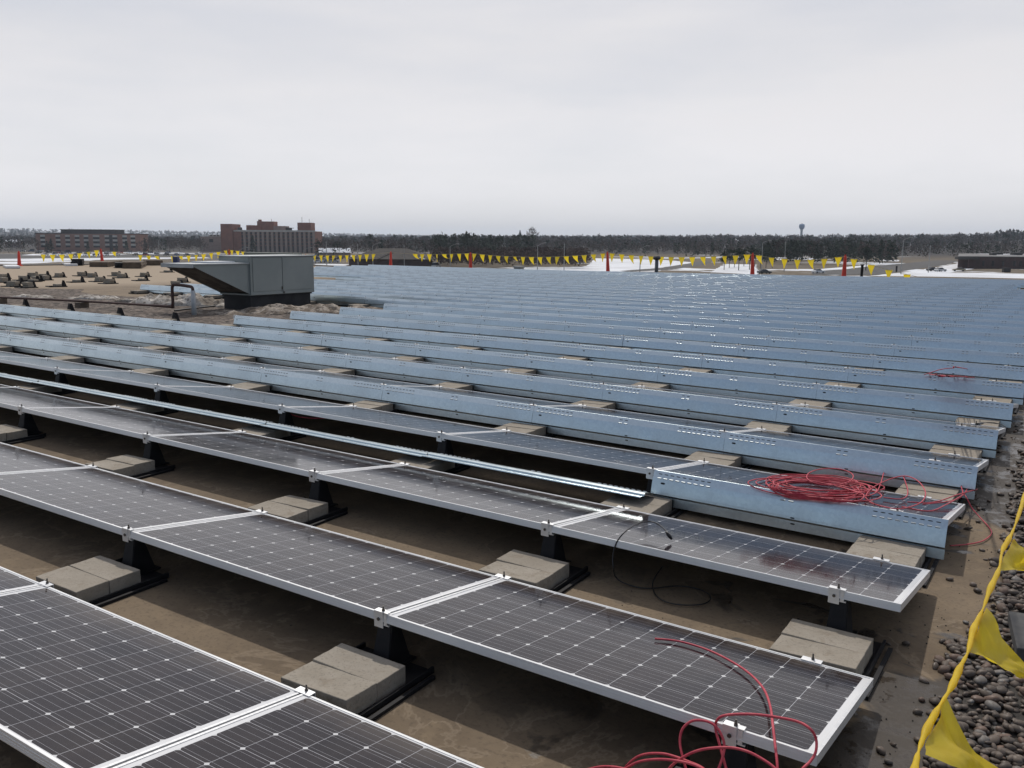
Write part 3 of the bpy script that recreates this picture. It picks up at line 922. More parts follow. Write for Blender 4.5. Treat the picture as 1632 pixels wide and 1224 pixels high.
st.append(yy([(-60, 990, -.18), (0, 945, -.18), (70, 910, -.18), (170, 895, -.18), (280, 900, -.18), (400, 925, -.18), (500, 970, -.18)]))
st.append(yy([(210, 1010, -.16), (260, 948, -.15), (330, 890, -.15), (420, 845, -.14), (520, 825, -.13), (640, 822, -.12), (740, 845, -.12), (830, 890, -.12), (910, 948, -.13), (960, 1020, -.14)]))
st.append(yy([(-260, 960, -.2), (-160, 940, -.2), (-60, 945, -.2), (40, 970, -.2)]))
cable('red_cable', st, .0050, M_cable, 'thick red cable looping over the nearest panel\'s right end', 'cable')
# tangle on the third row
st = []
cx, cy_ = 1315, 776
def zz(l, k=.02): return [at_panel(3, 1240 + x / 4.163, 680 + y / 4.163, kk if kk is not None else k) for x, y, kk in l]
rt = random.Random(3)
for L in range(15):
    ang0 = rt.uniform(0, 6.28); rx = rt.uniform(62, 92); ry = rt.uniform(9, 17)
    ox, oy = rt.uniform(-34, 6), rt.uniform(-6, 7)
    rot = rt.uniform(.02, .14); pts = []
    kk = rt.uniform(.008, .05)
    for i in range(15):
        a = ang0 + 2 * math.pi * i / 13
        ex, ey = math.cos(a) * rx * (1 + rt.uniform(-.05, .05)), math.sin(a) * ry * (1 + rt.uniform(-.08, .08))
        u = cx + ox + ex; v = cy_ + oy + ey + ex * rot
        pts.append(at_panel(3, u, v, kk + rt.uniform(-.006, .006)))
    st.append(pts)
ring = [(345 + 155 * math.cos(a), 332 + 55 * math.sin(a), .05 + .03 * (1 - math.sin(a))) for a in np.linspace(0, 6.6, 18)]
st.append(zz(ring))
st.append(zz([(655, 440, .02), (680, 380, .05), (700, 310, .09), (722, 225, .14), (746, 180, .17), (772, 200, .16), (800, 270, .12), (835, 340, .08), (860, 420, .05), (850, 465, .02), (800, 480, .015), (700, 470, .012)]))
st.append(zz([(580, 470, .02), (600, 430, .04), (660, 385, .07), (760, 342, .10), (850, 328, .12), (930, 362, .11), (977, 430, .08), (962, 490, .05), (900, 525, .03), (800, 545, .02), (700, 530, .015), (620, 505, .015), (580, 470, .02)]))
st.append(zz([(860, 500, .02), (990, 505, .025), (1080, 490, .03), (1180, 455, .05), (1260, 432, .06), (1322, 415, .065)]))
st.append(zz([(820, 530, .015), (1000, 560, .02), (1110, 520, .04), (1190, 475, .05), (1240, 440, .05), (1262, 385, .08), (1252, 345, .1), (1228, 350, .1), (1216, 395, .08), (1226, 445, .05), (1190, 480, .04), (1100, 500, .03), (960, 515, .02)]))
tail = zz([(1226, 440, .05), (1250, 470, .03)]) + [at_roof(1240 + x / 4.163, 680 + y / 4.163, h) for x, y, h in [(1290, 545, .06), (1350, 612, .02), (1400, 668, .012), (1415, 710, .012), (1360, 757, .012), (1260, 780, .012), (1140, 790, .012)]]
st.append(tail)
cable('red_cable', st, .0042, M_cable, 'big tangle of red cable heaped on a panel at the right', 'cable')
# far small coil on row 7
st = []
for L in range(7):
    ph = rt.uniform(0, 6.28); rx = rt.uniform(38, 62); ry = rt.uniform(1.2, 3.0)
    st.append([at_panel(7, 1535 + rx * math.cos(ph + i * .55) + rt.uniform(-3, 3), 598 + ry * math.sin(ph + i * .55) + .05 * rx * math.cos(ph + i * .55), rt.uniform(.01, .04)) for i in range(13)])
st.append([at_panel(7, 1380 + x / 6.476, 560 + y / 6.476, k) for x, y, k in [(600, 240, .02), (680, 215, .06), (780, 185, .12), (900, 172, .15), (1030, 178, .14), (1130, 200, .1), (1220, 235, .05), (1310, 270, .02)]])
st.append([at_panel(6, 1380 + x / 6.476, 560 + y / 6.476, k) for x, y, k in [(1414, 500, .02), (1414, 440, .07), (1430, 370, .12), (1470, 315, .17), (1530, 280, .19), (1590, 265, .2)]])
cable('red_cable', st, .005, M_cable, 'small far coil of red cable between deflectors near the right edge', 'cable')
# thin arc far right
cable('red_cable', [[at_panel(9, 1232 + x / 4.08, 430 + y / 4.08, k) for x, y, k in [(1455, 420, .0), (1480, 408, .05), (1520, 400, .09), (1570, 405, .08), (1620, 428, .02)]]], .005, M_cable,
      'thin arc of red cable above the far deflectors at the right', 'cable')
# red lead under row 3
cable('red_cable', [[at_y(340 + x / 4.08, 640 + y / 4.08, row_y(3) + .12) for x, y in [(480, 70), (540, 95), (640, 108), (760, 108), (860, 128)]]], .005, M_cable,
      'dull red lead sagging in the shade beneath a panel', 'cable')
# black leads
y2 = row_y(2)
blk = [at_panel(2, 960 + x / 5.1, 720 + y / 5.1, k) for x, y, k in [(530, 662, .05), (500, 625, .06), (440, 580, .07), (370, 567, .07), (280, 588, .065), (180, 655, .05)]]
blk += [at_y(960 + x / 5.1, 720 + y / 5.1, y2 + k) for x, y, k in [(112, 745, -.01), (85, 850, -.03), (90, 960, -.05)]]
blk += [at_roof(816 + x / 2, 800 + y / 2, h) for x, y, h in [(330, 238, .05), (352, 256, .02), (400, 272, .012), (450, 275, .012), (520, 268, .012), (580, 274, .012), (625, 292, .012), (630, 314, .012), (600, 327, .012), (540, 328, .012), (490, 318, .012), (458, 296, .012), (448, 265, .014), (456, 240, .02), (480, 205, .05)]]
root = empty('connector_cable', (0, 0, 0)); tag(root, 'thin black cable with connector arching over the second full row', 'cable')
b = MB(); b.tube(spline(blk, 8), .004, 7); b.build('cable', M_cableb, root, True)
pa, pb = at_panel(2, 960 + 518 / 5.1, 720 + 650 / 5.1, .055), at_panel(2, 960 + 566 / 5.1, 720 + 712 / 5.1, .015)
b = MB(); dv_ = pb - pa
b.tube([pa, pa + dv_ * .25, pa + dv_ * .3, pa + dv_ * .75, pa + dv_ * .8, pb], .009, 8, radii=[.007, .0085, .011, .011, .008, .007]); b.build('connector', M_cableb, root, True)
root = empty('connector_cable', (0, 0, 0)); tag(root, 'short black lead with connector on a panel near the right end', 'cable')
q = [at_panel(5, 1380 + x / 6.476, 560 + y / 6.476, k) for x, y, k in [(1440, 778, .01), (1380, 750, .04), (1310, 735, .05), (1250, 735, .04), (1200, 742, .03)]]
b = MB(); b.tube(spline(q, 6), .004, 6); b.build('cable', M_cableb, root, True)
q2 = [at_panel(5, 1380 + x / 6.476, 560 + y / 6.476, .03) for x, y in [(1205, 742), (1140, 750)]]
b = MB(); b.tube(q2, .010, 8); b.build('connector', M_cableb, root, True)
cable('black_wire', [[at_panel(8, 1232 + x / 4.08, 430 + y / 4.08, k) for x, y, k in [(1475, 340, 0), (1492, 315, .08), (1515, 338, .02), (1490, 338, .02)]]], .004, M_cableb, 'small kinked black wire on the far deflectors at the right', 'wire')

# ------------------------------------------------------------------ pennant lines and posts
def flag_mesh(base_w, length, seed, blow=0.0, curl=0.0):
    """triangular vinyl pennant hanging from the x axis; blow swings the tip sideways"""
    n = 7; V = []; F = []
    for j in range(n + 1):
        t = j / n; w_ = base_w * (1 - t * .97)
        for i in range(5):
            s = i / 4 - .5
            x = s * w_ + blow * length * t * t
            z = -length * t * math.sqrt(max(.15, 1 - (blow * t) ** 2))
            y = .05 * length * noise.noise(Vector((s * 2.2, t * 2.5, seed))) * (t + .3) + curl * length * t * t
            V.append((x, y, z))
    for j in range(n):
        for i in range(4): F.append((j * 5 + i, j * 5 + i + 1, (j + 1) * 5 + i + 1, (j + 1) * 5 + i))
    b = MB(); b.add(V, F); return b.mesh('pennant', M_yellow, True)
FL = [flag_mesh(.32, .46, i, *p) for i, p in enumerate([(0, .05), (.15, .1), (-.1, .0), (.75, .2), (.45, -.1), (.3, .2), (.05, -.1), (.9, .1)])]
def post_mesh(hh, r0, r1):
    b = MB()
    b.tube([(0, 0, 0), (0, 0, .03)], .2, 12)
    b.tube([(0, 0, .03), (0, 0, hh * .93)], r0, 12, radii=[r0, r1], mi=0)
    b.tube([(0, 0, hh * .93), (0, 0, hh * .955), (0, 0, hh * .975), (0, 0, hh)], .03, 10, radii=[r1, r1 * .5, r1 * .55, r1 * .8])
    return b
post_px = [(29, 425, 1.05, 0), (162, 416, 1.05, 0), (365, 417, 1.0, 1), (487, 419, 1.0, 1), (622, 423.5, 1.05, 0), (750, 425.5, 1.05, 0), (970, 429.5, 1.05, 0), (1201, 434.5, 1.10, 0), (1347, 440, 1.12, 0)]
plab = ['red warning post at the far left of the tan roof', 'red warning post in front of the low brick apartment block', 'orange post seen over the air unit\'s hood end', 'orange post seen over the air unit\'s right end',
        'red warning post before the brown hip-roofed house', 'red warning post just left of the middle, before dark brush', 'red leaning post in front of the snowy field',
        'red warning post near the pine trunks at right', 'rightmost red warning post, where the flag line drops']
tops = []
for i, (u, v, hh, k) in enumerate(post_px):
    q = at_roof(u, v)
    if i >= 2:
        vt = {2: 397, 3: 405, 4: 401, 5: 402, 6: 401, 7: 403, 8: 406}[i]
        q = at_y(u, vt, 39.6); hh = q.z - rz(q.x, 39.6); q.z = rz(q.x, 39.6)
    else:
        q = at_x(u, (400, 396)[i], -50.6); hh = q.z - rz(q.x, q.y); q.z = rz(q.x, q.y)
    root = post_mesh(hh, .115, .06).build('warning_post', M_orange if k else M_red, loc=q, smooth=False)
    lean = {1: .06, 6: -.09, 7: 0.03}.get(i, rng.normal(0, .015))
    root.rotation_euler = (rng.normal(0, .02), -lean, 0) if i != 6 else (0, -.10, YAW)
    tag(root, plab[i], 'warning post', 'posts carrying the flag line')
    Mx = Matrix.Translation(q) @ root.rotation_euler.to_matrix().to_4x4()
    tops.append(Mx @ Vector((0, 0, hh * .95)))
end_r = Vector((4.4, 39.4, rz(4.4, 39.4) + .75))
chain = tops + [end_r]
sags = [.25, .45, .1, .1, .08, .22, .18, .22, .95]
line = empty('pennant_line', tops[0]); tag(line, 'long yellow pennant line strung between red posts along the far roof edge', 'pennant line')
b = MB(); pens = []
base_loc = tops[0]
for i in range(len(chain) - 1):
    a, c = chain[i], chain[i + 1]; L = (c - a).length; k = max(8, int(L / .5))
    pts = []
    for j in range(k + 1):
        t = j / k; p_ = a.lerp(c, t); p_.z -= sags[i] * 4 * t * (1 - t)
        pts.append(p_ - base_loc)
    b.tube(pts, .008, 5, cap=True)
    gap_ = 0
    sp_ = .55 if i < 8 else .75
    kk = int(L / sp_)
    for j in range(kk):
        t = (j + .5) / kk
        if i == 4 and t < .28: continue
        if i == 3 and t > .86: continue
        if i == 0 and t < .26: continue
        if i in (1,) and rng.random() < .12: continue
        p_ = a.lerp(c, t); p_.z -= sags[i] * 4 * t * (1 - t)
        pens.append((p_ - base_loc, math.atan2((c - a).y, (c - a).x), i))
b.build('rope', mat('rope_yellow', (.45, .4, .25), .7), line)
step = max(1.0, len(pens) / 100.0)
print('pennants', len(pens))
acc = 0; extra = []
for j, (p_, a, i) in enumerate(pens):
    me = FL[rng.integers(len(FL))] if i in (1, 4, 5) else FL[[0, 1, 2, 6, 0, 5][rng.integers(6)]]
    rot = (rng.normal(0, .12), 0, a + rng.normal(0, .2))
    if len(pens) > 100 and int((j + 1) / step) == int(j / step):
        extra.append((me, p_, rot)); continue
    o = bpy.data.objects.new('pennant', me); o.location = p_; o.rotation_euler = rot; link(o, line)
if extra:
    b = MB()
    for me, p_, rot in extra:
        Mx = Matrix.Translation(p_) @ Matrix.Rotation(rot[2], 4, 'Z') @ Matrix.Rotation(rot[0], 4, 'X')
        b.add([Mx @ v.co for v in me.vertices], [tuple(q.vertices) for q in me.polygons])
    o = b.build('pennants', M_yellow, line, True); o['kind'] = 'stuff'

# foreground pennant line over the stones
near = empty('pennant_line', (2.4, -.3, rz(2.4, -.3))); tag(near, 'near yellow pennant line with big flapping flags at the right edge', 'pennant line')
def z6(x, y): return (1400 + x / 2.7586, 780 + y / 2.7586)
rp = [(790, -420), (720, -190), (664, -40), (640, 40), (600, 160), (575, 215), (545, 270), (530, 350), (490, 440), (460, 525), (420, 610), (395, 710), (360, 780), (320, 870), (270, 950), (215, 1050), (180, 1140), (160, 1224), (120, 1400)]
RP = [at(*z6(x, y), .47) for x, y in rp]
RPs = spline(RP, 8)
b = MB()
rad = []
for i, q in enumerate(RPs):
    rad.append(.0078 + .0034 * math.sin(i * .33) + .0012 * math.sin(i * 1.1 + 1))
base_n = Vector(near.location)
b.tube([q - base_n for q in RPs], .01, 9, radii=rad)
twist = b.build('rope', M_yellow, near, True)
def cloth(pa, pb, tip, seed, amp=.02, n=14):
    """triangular flag between rope points pa, pb and its free tip, with sagging folds"""
    V = []; F = []
    pa, pb, tip = Vector(pa), Vector(pb), Vector(tip)
    nrm = (pb - pa).cross(tip - pa).normalized()
    for j in range(n + 1):
        t = j / n
        l_, r_2 = pa.lerp(tip, t), pb.lerp(tip, t)
        for i in range(n + 1):
            s = i / n
            p_ = l_.lerp(r_2, s)
            fold = math.sin(s * 5.0 + seed + t * 2.0) * amp * math.sin(math.pi * min(1, t * 1.2 + .08)) + amp * 1.5 * noise.noise(Vector((s * 2.5, t * 3.0, seed * 2))) + amp * .8 * noise.noise(Vector((s * 7, t * 6.0, seed))) * (t + .2)
            p_ = p_ + nrm * fold
            p_.z -= .035 * math.sin(math.pi * t) * (1 - abs(s - .5))
            V.append(p_ - base_n)
    for j in range(n):
        for i in range(n):
            F.append((j * (n + 1) + i, j * (n + 1) + i + 1, (j + 1) * (n + 1) + i + 1, (j + 1) * (n + 1) + i))
    q = MB(); q.add(V, F); return q.build('pennant', M_yellow, near, True)
cloth(at(*z6(592, 218), .47), at(*z6(530, 352), .47), at(*z6(765, 335), .30), 1.0)
cloth(at(*z6(462, 525), .47), at(*z6(395, 712), .47), at(*z6(705, 835), .26), 2.2)
cloth(at(*z6(305, 905), .47), at(*z6(195, 1172), .47), at(*z6(650, 1330), .27), 3.7)
# ------------------------------------------------------------------ air unit
c0 = at_roof(400, 495)
AX, AY = c0.x, c0.y
au = empty('air_unit', (AX, AY, rz(AX, AY) - .02))
tag(au, 'grey rooftop air unit with a slanted intake hood on a black curb', 'air unit')
b = MB(); b.box(-1.02, 0, 0, 2.06, 0, .40); b.box(-1.05, .03, -.03, 2.09, .36, .40)
b.build('curb', M_curb, au)
b = MB(); b.box(-1.10, .06, -.06, 2.16, .40, 1.37)
b.build('cabinet', M_unit, au, bevel=.012)
b = MB(); b.box(-1.13, .09, -.09, 2.19, 1.371, 1.40)
b.build('top_sheet', M_unit2, au, bevel=.004)
b = MB()
for (y0, y1) in ((.05, 1.02), (1.07, 2.08)):
    b.box(.061, .072, y0, y1, .50, 1.34)
b.build('door', M_unit, au, bevel=.004)
b = MB(); b.box(.061, .080, -.04, 2.14, .41, .46); b.box(.061, .082, 1.028, 1.062, .47, 1.36); b.box(.06, .10, -.055, -.02, .42, 1.36)
b.build('trim', M_unit, au)
b = MB(); b.box(.073, .10, .985, 1.005, .52, .60); b.box(.082, .11, 1.03, 1.06, .42, .47)
b.build('latch', M_bolt, au)
# hood: wedge with open slanted underside
b = MB(); HL = 1.72
pr = [(-.06, .44), (-.06, 1.20), (-HL, 1.20), (-HL, 1.165)]
vs = [(x, y, z) for x in (-1.08, .05) for y, z in pr]
b.add(vs, [(0, 1, 2, 3), (7, 6, 5, 4), (1, 5, 6, 2), (2, 6, 7, 3), (0, 4, 5, 1)])
hood = b.build('hood', M_unit, au)
b = MB(); b.box(-1.12, .08, -HL - .03, -.062, 1.201, 1.225); b.box(-1.12, .08, -HL - .035, -HL - .005, 1.13, 1.20)
b.build('hood_top', M_unit2, hood)
b = MB(); b.add([(-1.06, -.07, .47), (.03, -.07, .47), (.03, -HL + .03, 1.17), (-1.06, -HL + .03, 1.17)], [(0, 1, 2, 3)])
b.add([(-1.06, -.05, .49), (.03, -.05, .49), (.03, -HL + .05, 1.19), (-1.06, -HL + .05, 1.19)], [(3, 2, 1, 0)])
b.build('intake_mesh', M_filter, hood)
b = MB(); b.box(-.95, -.3, -1.0, -.2, 1.226, 1.26); b.build('snow_patch', M_snow2, hood)
# second unit just behind
q = Vector((AX - 2.6, AY + 4.8, 0))
qa, qb = at_y(388, 402, 22.0), at_y(480, 402, 22.0); dbh = qa.z - rz(qa.x, 22)
b = MB(); b.box(0, (qb - qa).length * .86, 0, .5, 0, dbh); o = b.build('duct_box', noisy('green_grey_sheet', (.17, .19, .165), (.20, .22, .19), 1.5, .6), bevel=.02)
o.location = (qa.x, 22.0, rz(qa.x, 22.0)); print('duct', qa, qb, dbh)
tag(o, 'low green-grey metal box rising just behind the air unit', 'duct box')
# pipes
b = MB()
pp = [at_roof(u, v, .17) for u, v in ((-120, 468), (0, 474), (130, 480), (262, 488))]
e = pp[-1]; up = Vector((0, 0, 1)); dirx = Vector((.55, .1, 0))
pts = pp + [e + Vector((.22, .03, 0)), e + Vector((.27, .04, .06)), e + Vector((.28, .04, .12)), e + Vector((.28, .04, .42)), e + Vector((.30, .05, .50)), e + Vector((.38, .06, .53)), e + Vector((.80, .12, .50)), e + Vector((.90, .14, .47)), e + Vector((.92, .14, .38))]
root = empty('gas_pipe', e); tag(root, 'brown pipe running along the gravel and rising in a hooked end', 'pipe')
sp_ = spline(pts, 4); b.tube([p_ - e for p_ in sp_], .036, 10, radii=[.027 if (p_ - e).length > .25 and (p_ - e).x < 0 else .037 for p_ in sp_]); b.build('pipe', M_rust, root, True)
b = MB(); f = e + Vector((.92, .14, .40)); b.tube([f - e, Vector((.98, .10, -.22))], .06, 10, radii=[.052, .062]); b.build('pipe_end', M_pvc, root, True)
b = MB()
for p_ in (pp[1], pp[2]):
    d_ = p_ - e; b.box(d_.x - .12, d_.x + .12, d_.y - .12, d_.y + .12, d_.z - .18, d_.z - .03)
b.build('pipe_support', M_wood, root)
b = MB(); b.tube([at_roof(u, v, .03) for u, v in ((278, 495), (320, 490), (358, 486))], .02, 6)
o = b.build('black_wire', M_cableb); tag(o, 'thin black line from the hooked pipe to the air unit curb', 'wire')

# old snow and sludge
snow = [(-18.4, 12.25, 1.75, .5, .28, .34, 1, 'long dirty snow bank behind the brown pipe'), (-16.75, 12.9, .7, .42, .4, .22, 4, 'small dirty snow heap against the air unit curb'),
        (-23.6, 11.35, .95, .25, .2, .10, 2, 'low streak of snow on the gravel at far left'), (-21.9, 12.25, .75, .4, .5, .22, 3, 'grey gritty snow heap at the gravel\'s left'),
        (-13.6, 13.3, 1.5, .8, .75, .20, 5, 'big sludgy snow heap right of the air unit'), (-14.3, 12.1, .8, .45, .6, .17, 6, 'grey snow lumps at the foot of the air unit'),
        (-15.2, 11.2, 1.0, .5, .2, .10, 7, 'thin grey slush in front of the air unit')]
for (x, y, rx, ry, a, hz_, sd, lab) in snow:
    o = blob_sheet('snow_pile', M_snow if sd < 5 else M_sludge, x, y, rx, ry, a, 0.0, sd, n=64, rings=18, bumpz=hz_, rough=.45)
    tag(o, lab, 'snow pile', 'old snow piles on the roof')
# odds and ends on the far left of the roof
def slabpile(u, v, sx, sy_, hz_, n, mt, name, lab, cat):
    q = at_far(u, v); b = MB()
    for i in range(n):
        b.box(-sx / 2 + rng.normal(0, .03), sx / 2 + rng.normal(0, .03), -sy_ / 2 + rng.normal(0, .02), sy_ / 2 + rng.normal(0, .02), i * hz_ + .004, (i + 1) * hz_)
    o = b.build(name, mt, loc=q, rot=(0, 0, YAW + rng.normal(0, .1))); tag(o, lab, cat); return o
slabpile(215, 426, 4.2, 1.0, .07, 5, M_wood, 'timber_pile', 'stack of weathered timbers at the tan roof\'s far edge', 'timber pile')
slabpile(170, 424, 3.6, 1.0, .07, 4, M_wood, 'timber_pile', 'long low timber stack beside a red post', 'timber pile')
slabpile(244, 422, 2.6, 1.0, .08, 4, M_wood, 'timber_pile', 'short timber stack near the blue cabin', 'timber pile')
slabpile(195, 426.5, 1.7, .8, .06, 5, M_black, 'tray_stack', 'dark stack of spare black trays on the tan roof', 'tray stack')
slabpile(124, 421, 1.1, .6, .08, 5, M_black, 'tray_stack', 'black heap of trays behind a white snow strip', 'tray stack')
for (u, v, sx, lab) in ((18, 426.5, 3.2, 'white snow strip at the far left roof edge'), (112, 423, 2.2, 'white snow strip behind the loose mounts'), (180, 421.5, 1.2, 'short white snow strip by the dark tray stack')):
    o = slabpile(u, v, sx, .7, .12, 1, M_snow2, 'snow_strip', lab, 'snow strip')
# roof vents
q = at_y(1047, 408, 38.9); vh = q.z - rz(q.x, q.y); q.z = rz(q.x, q.y); print('vent', vh)
root = empty('roof_vent', q); tag(root, 'grey vent pipe with a wide cap before the snowy field', 'vent')
b = MB(); b.tube([(0, 0, -.1), (0, 0, vh - .18)], .09, 14); b.build('pipe', noisy('vent_grey', (.10, .115, .12), (.13, .14, .15), 3, .6), root, True)
b = MB(); b.tube([(0, 0, vh - .2), (0, 0, vh - .12), (0, 0, vh - .1), (0, 0, vh)], .2, 14, radii=[.11, .2, .2, .16]); b.build('cap', noisy('vent_cap', (.05, .055, .06), (.08, .08, .085), 3, .6), root, True)
q = at_y(827, 425, 39.0); q.z = rz(q.x, q.y)
b = MB(); b.box(-.2, .2, -.2, .2, 0, .42); b.box(-.25, .25, -.25, .25, .36, .44); o = b.build('roof_vent', M_pvc, loc=q)
tag(o, 'small square vent box at the middle of the far roof edge', 'vent')
q = at_y(1374, 428, 39.4); q.z = rz(q.x, q.y)
b = MB(); b.tube([(0, 0, 0), (0, 0, .75)], .06, 8); b.tube([(0, 0, .75), (0, 0, .8)], .09, 8); o = b.build('roof_post', M_black, loc=q)
tag(o, 'thin black stub post right of the rightmost red post', 'post')

# ================================================================== beyond the roof
def hz(u): return 385 + (u - 816) * .00691
def ground_z(u, d): return 0
def tri_cloud(n, cen, size, up=0.0, elong=1.0):
    """n thin random triangles round the centres cen (n,3)"""
    a = rng.normal(size=(n, 3)); a[:, 2] = a[:, 2] * .7 + up; a /= np.linalg.norm(a, axis=1)[:, None]
    b_ = np.cross(a, rng.normal(size=(n, 3))); b_ /= np.linalg.norm(b_, axis=1)[:, None] + 1e-9
    s = size * rng.uniform(.6, 1.4, n)[:, None]
    V = np.stack([cen - b_ * s / elong * .5, cen + b_ * s / elong * .5, cen + a * s], 1).reshape(-1, 3)
    return V, np.arange(3 * n).reshape(-1, 3)
def bare_crown(h, w_, n, size, elong=2.5):
    t = rng.beta(2.2, 1.7, n); rad = w_ * .5 * np.sin(np.pi * np.clip(t * .86 + .12, 0, 1)) ** .8
    a = rng.uniform(0, 2 * np.pi, n); r = rad * np.sqrt(rng.random(n))
    cen = np.stack([r * np.cos(a), r * np.sin(a), h * (.22 + .76 * t)], 1)
    return tri_cloud(n, cen, size, .55, elong)
def cone_crown(h, w_, n, size):
    t = rng.random(n) ** .8; lay = .5 + .5 * np.abs(np.sin(t * 17 + rng.uniform(0, 6)))
    a = rng.uniform(0, 2 * np.pi, n); r = w_ * .5 * (1 - t) ** .85 * lay * (.55 + .5 * rng.random(n))
    cen = np.stack([r * np.cos(a), r * np.sin(a), h * (.10 + .9 * t)], 1)
    return tri_cloud(n, cen, size, -.15, 1.3)
def pine_crown(h, w_, n, size, lo=.45):
    k = 9; cz = rng.uniform(lo, .95, k); ca = rng.uniform(0, 6.28, k); cr = w_ * .33 * rng.random(k) * (1.15 - cz)
    i = rng.integers(k, size=n)
    cen = np.stack([cr[i] * np.cos(ca[i]), cr[i] * np.sin(ca[i]), cz[i] * h], 1) + rng.normal(size=(n, 3)) * np.array([w_ * .16, w_ * .16, h * .045])
    return tri_cloud(n, cen, size, .25, 1.3)
def crown_mat(name, a, b_):
    mt = mat(name, a, .95, 0, .1); q = N(mt); co = q.coord(); f = q.noise(co, .45, 4); f2 = q.noise(co, 1.7, 3)
    q.base(q.mix(q.ramp(q.math('ADD', f, q.math('MULTIPLY', f2, .5)), .5, 1.0), a, b_)); return mt
M_bare = crown_mat('bare_twigs', (.098, .078, .068), (.056, .046, .042))
M_bare2 = crown_mat('bare_brush', (.090, .064, .055), (.045, .033, .029))
M_ever = crown_mat('evergreen_needles', (.020, .030, .021), (.038, .048, .032))
M_bark = noisy('dark_bark', (.06, .048, .04), (.035, .028, .024), 2, .9)
def forest(name, pts, hlo, hhi, mats, share, label, n=26, wfac=.75, size=.16):
    """pts: list of Vector bases"""
    VV = []; FF = []; MI = []; cnt = 0
    for p_ in pts:
        h = rng.uniform(hlo, hhi); k = 0 if rng.random() > share else 1
        if k == 0: V, F = bare_crown(h, h * wfac * rng.uniform(.8, 1.2), n, h * size, 2.0)
        elif rng.random() < .5: V, F = cone_crown(h, h * .42, n, h * size * .9)
        else: V, F = pine_crown(h * 1.05, h * .55, n, h * size * .9, .3)
        VV.append(V + np.array(p_)); FF.append(F + cnt); MI.append(np.full(len(F), k)); cnt += len(V)
    me = np_mesh(name, np.concatenate(VV), np.concatenate(FF), mats, False, None, np.concatenate(MI))
    o = link(bpy.data.objects.new(name, me)); tag(o, label, 'woods', kind='stuff'); return o
def scatter(u0, u1, d0, d1, n, z=None):
    P = []
    for _ in range(n):
        d = math.sqrt(rng.uniform(d0 * d0, d1 * d1)); u = rng.uniform(u0, u1)
        q = out(u, d); q.z = terrain(q.x, q.y) - .3
        P.append(q)
    return P
# ---- terrain: flat streets near by, low wooded hills towards the skyline
def terrain(x, y):
    dx, dy = x - CAM.x, y - CAM.y
    d = dx * sy + dy * cy; lat = dx * cy - dy * sy
    R_ = math.hypot(dx, dy)
    if R_ < 620: return GZ
    t = min(1, (R_ - 620) / 900.0); t = t * t * (3 - 2 * t)
    th = lat / max(d, 1.0)
    side = min(1, max(0, (th + .10) / .45))
    z = GZ + t * (2.5 + 5.5 * side + 3.0 * noise.noise(Vector((x * .0011, y * .0011, 2.0))))
    rgt = min(1, max(0, (th - .40) / .22)); z += t * 16 * rgt * rgt
    t2 = min(1, max(0, (R_ - 2200) / 2600.0)); t2 = t2 * t2 * (3 - 2 * t2)
    z += t2 * (26 + 22 * noise.noise(Vector((x * .00035, y * .00035, 7.0))) + 16 * side)
    return z
bm = bmesh.new()
rings = [0, 60, 140, 250, 400, 620, 760, 900, 1100, 1350, 1700, 2200, 2700, 3300, 4000, 4800, 5800, 7000, 9000]
NA = 180; prev = None
for R_ in rings:
    cur = []
    for i in range(NA):
        a = 2 * math.pi * i / NA
        x, y = CAM.x + R_ * math.cos(a), CAM.y + R_ * math.sin(a)
        cur.append(bm.verts.new((x, y, terrain(x, y))))
        if R_ == 0: break
    if prev:
        for i in range(NA):
            if len(prev) == 1: bm.faces.new((prev[0], cur[i], cur[(i + 1) % NA]))
            else: bm.faces.new((prev[i], cur[i], cur[(i + 1) % NA], prev[(i + 1) % NA]))
    prev = cur
me = bpy.data.meshes.new('terrain'); bm.to_mesh(me); bm.free()
for p_ in me.polygons: p_.use_smooth = True
M_ground = mat('winter_ground', (.14, .115, .085), .95, 0, .2)
q = N(M_ground); co = q.coord()
f1 = q.noise(co, .011, 6, .6, .4); f2 = q.noise(co, .06, 5, .6); f3 = q.noise(co, .6, 4)
c = q.mix(q.ramp(f2, .4, .65), (.145, .115, .08), (.10, .085, .065)); c = q.mix(q.ramp(f3, .4, .7, 0, .4), c, (.19, .155, .11))
snowf = q.ramp(q.math('ADD', f1, q.math('MULTIPLY', f2, .25)), .66, .70)
xy = q.sep(co)
dd = q.n.new('ShaderNodeVectorMath'); dd.operation = 'LENGTH'; q.l.new(co, dd.inputs[0])
snowf = q.math('MULTIPLY', snowf, q.ramp(dd.outputs['Value'], 640, 860, 1, 0))
c = q.mix(snowf, c, (.72, .74, .77))
c = q.mix(q.ramp(dd.outputs['Value'], 640, 860), c, (.045, .040, .037))
q.base(c)
me.materials.append(M_ground)
tag(link(bpy.data.objects.new('terrain', me)), kind='structure')

def sheet(name, mt, pts, z, kind='structure', sub=4.0, jit=1.2):
    """pts: (u, d) corners on street level"""
    P = [out(u, d) for u, d in pts]; O = []
    for i in range(len(P)):
        a, c_ = P[i], P[(i + 1) % len(P)]; k = max(1, int((c_ - a).length / sub))
        for j in range(k):
            v = a.lerp(c_, j / k)
            if jit: v = v + Vector((noise.noise(v * .11), noise.noise(v * .11 + Vector((9, 4, 1))), 0)) * jit
            O.append((v.x, v.y))
    b2 = bmesh.new(); vs = [b2.verts.new((x, y, GZ + z)) for x, y in O]
    f = b2.faces.new(vs); bmesh.ops.triangulate(b2, faces=[f])
    me = bpy.data.meshes.new(name); b2.to_mesh(me); b2.free(); me.materials.append(mt)
    o = link(bpy.data.objects.new(name, me)); tag(o, kind=kind); return o
M_asph = noisy('asphalt', (.062, .06, .058), (.09, .086, .082), .5, .9)
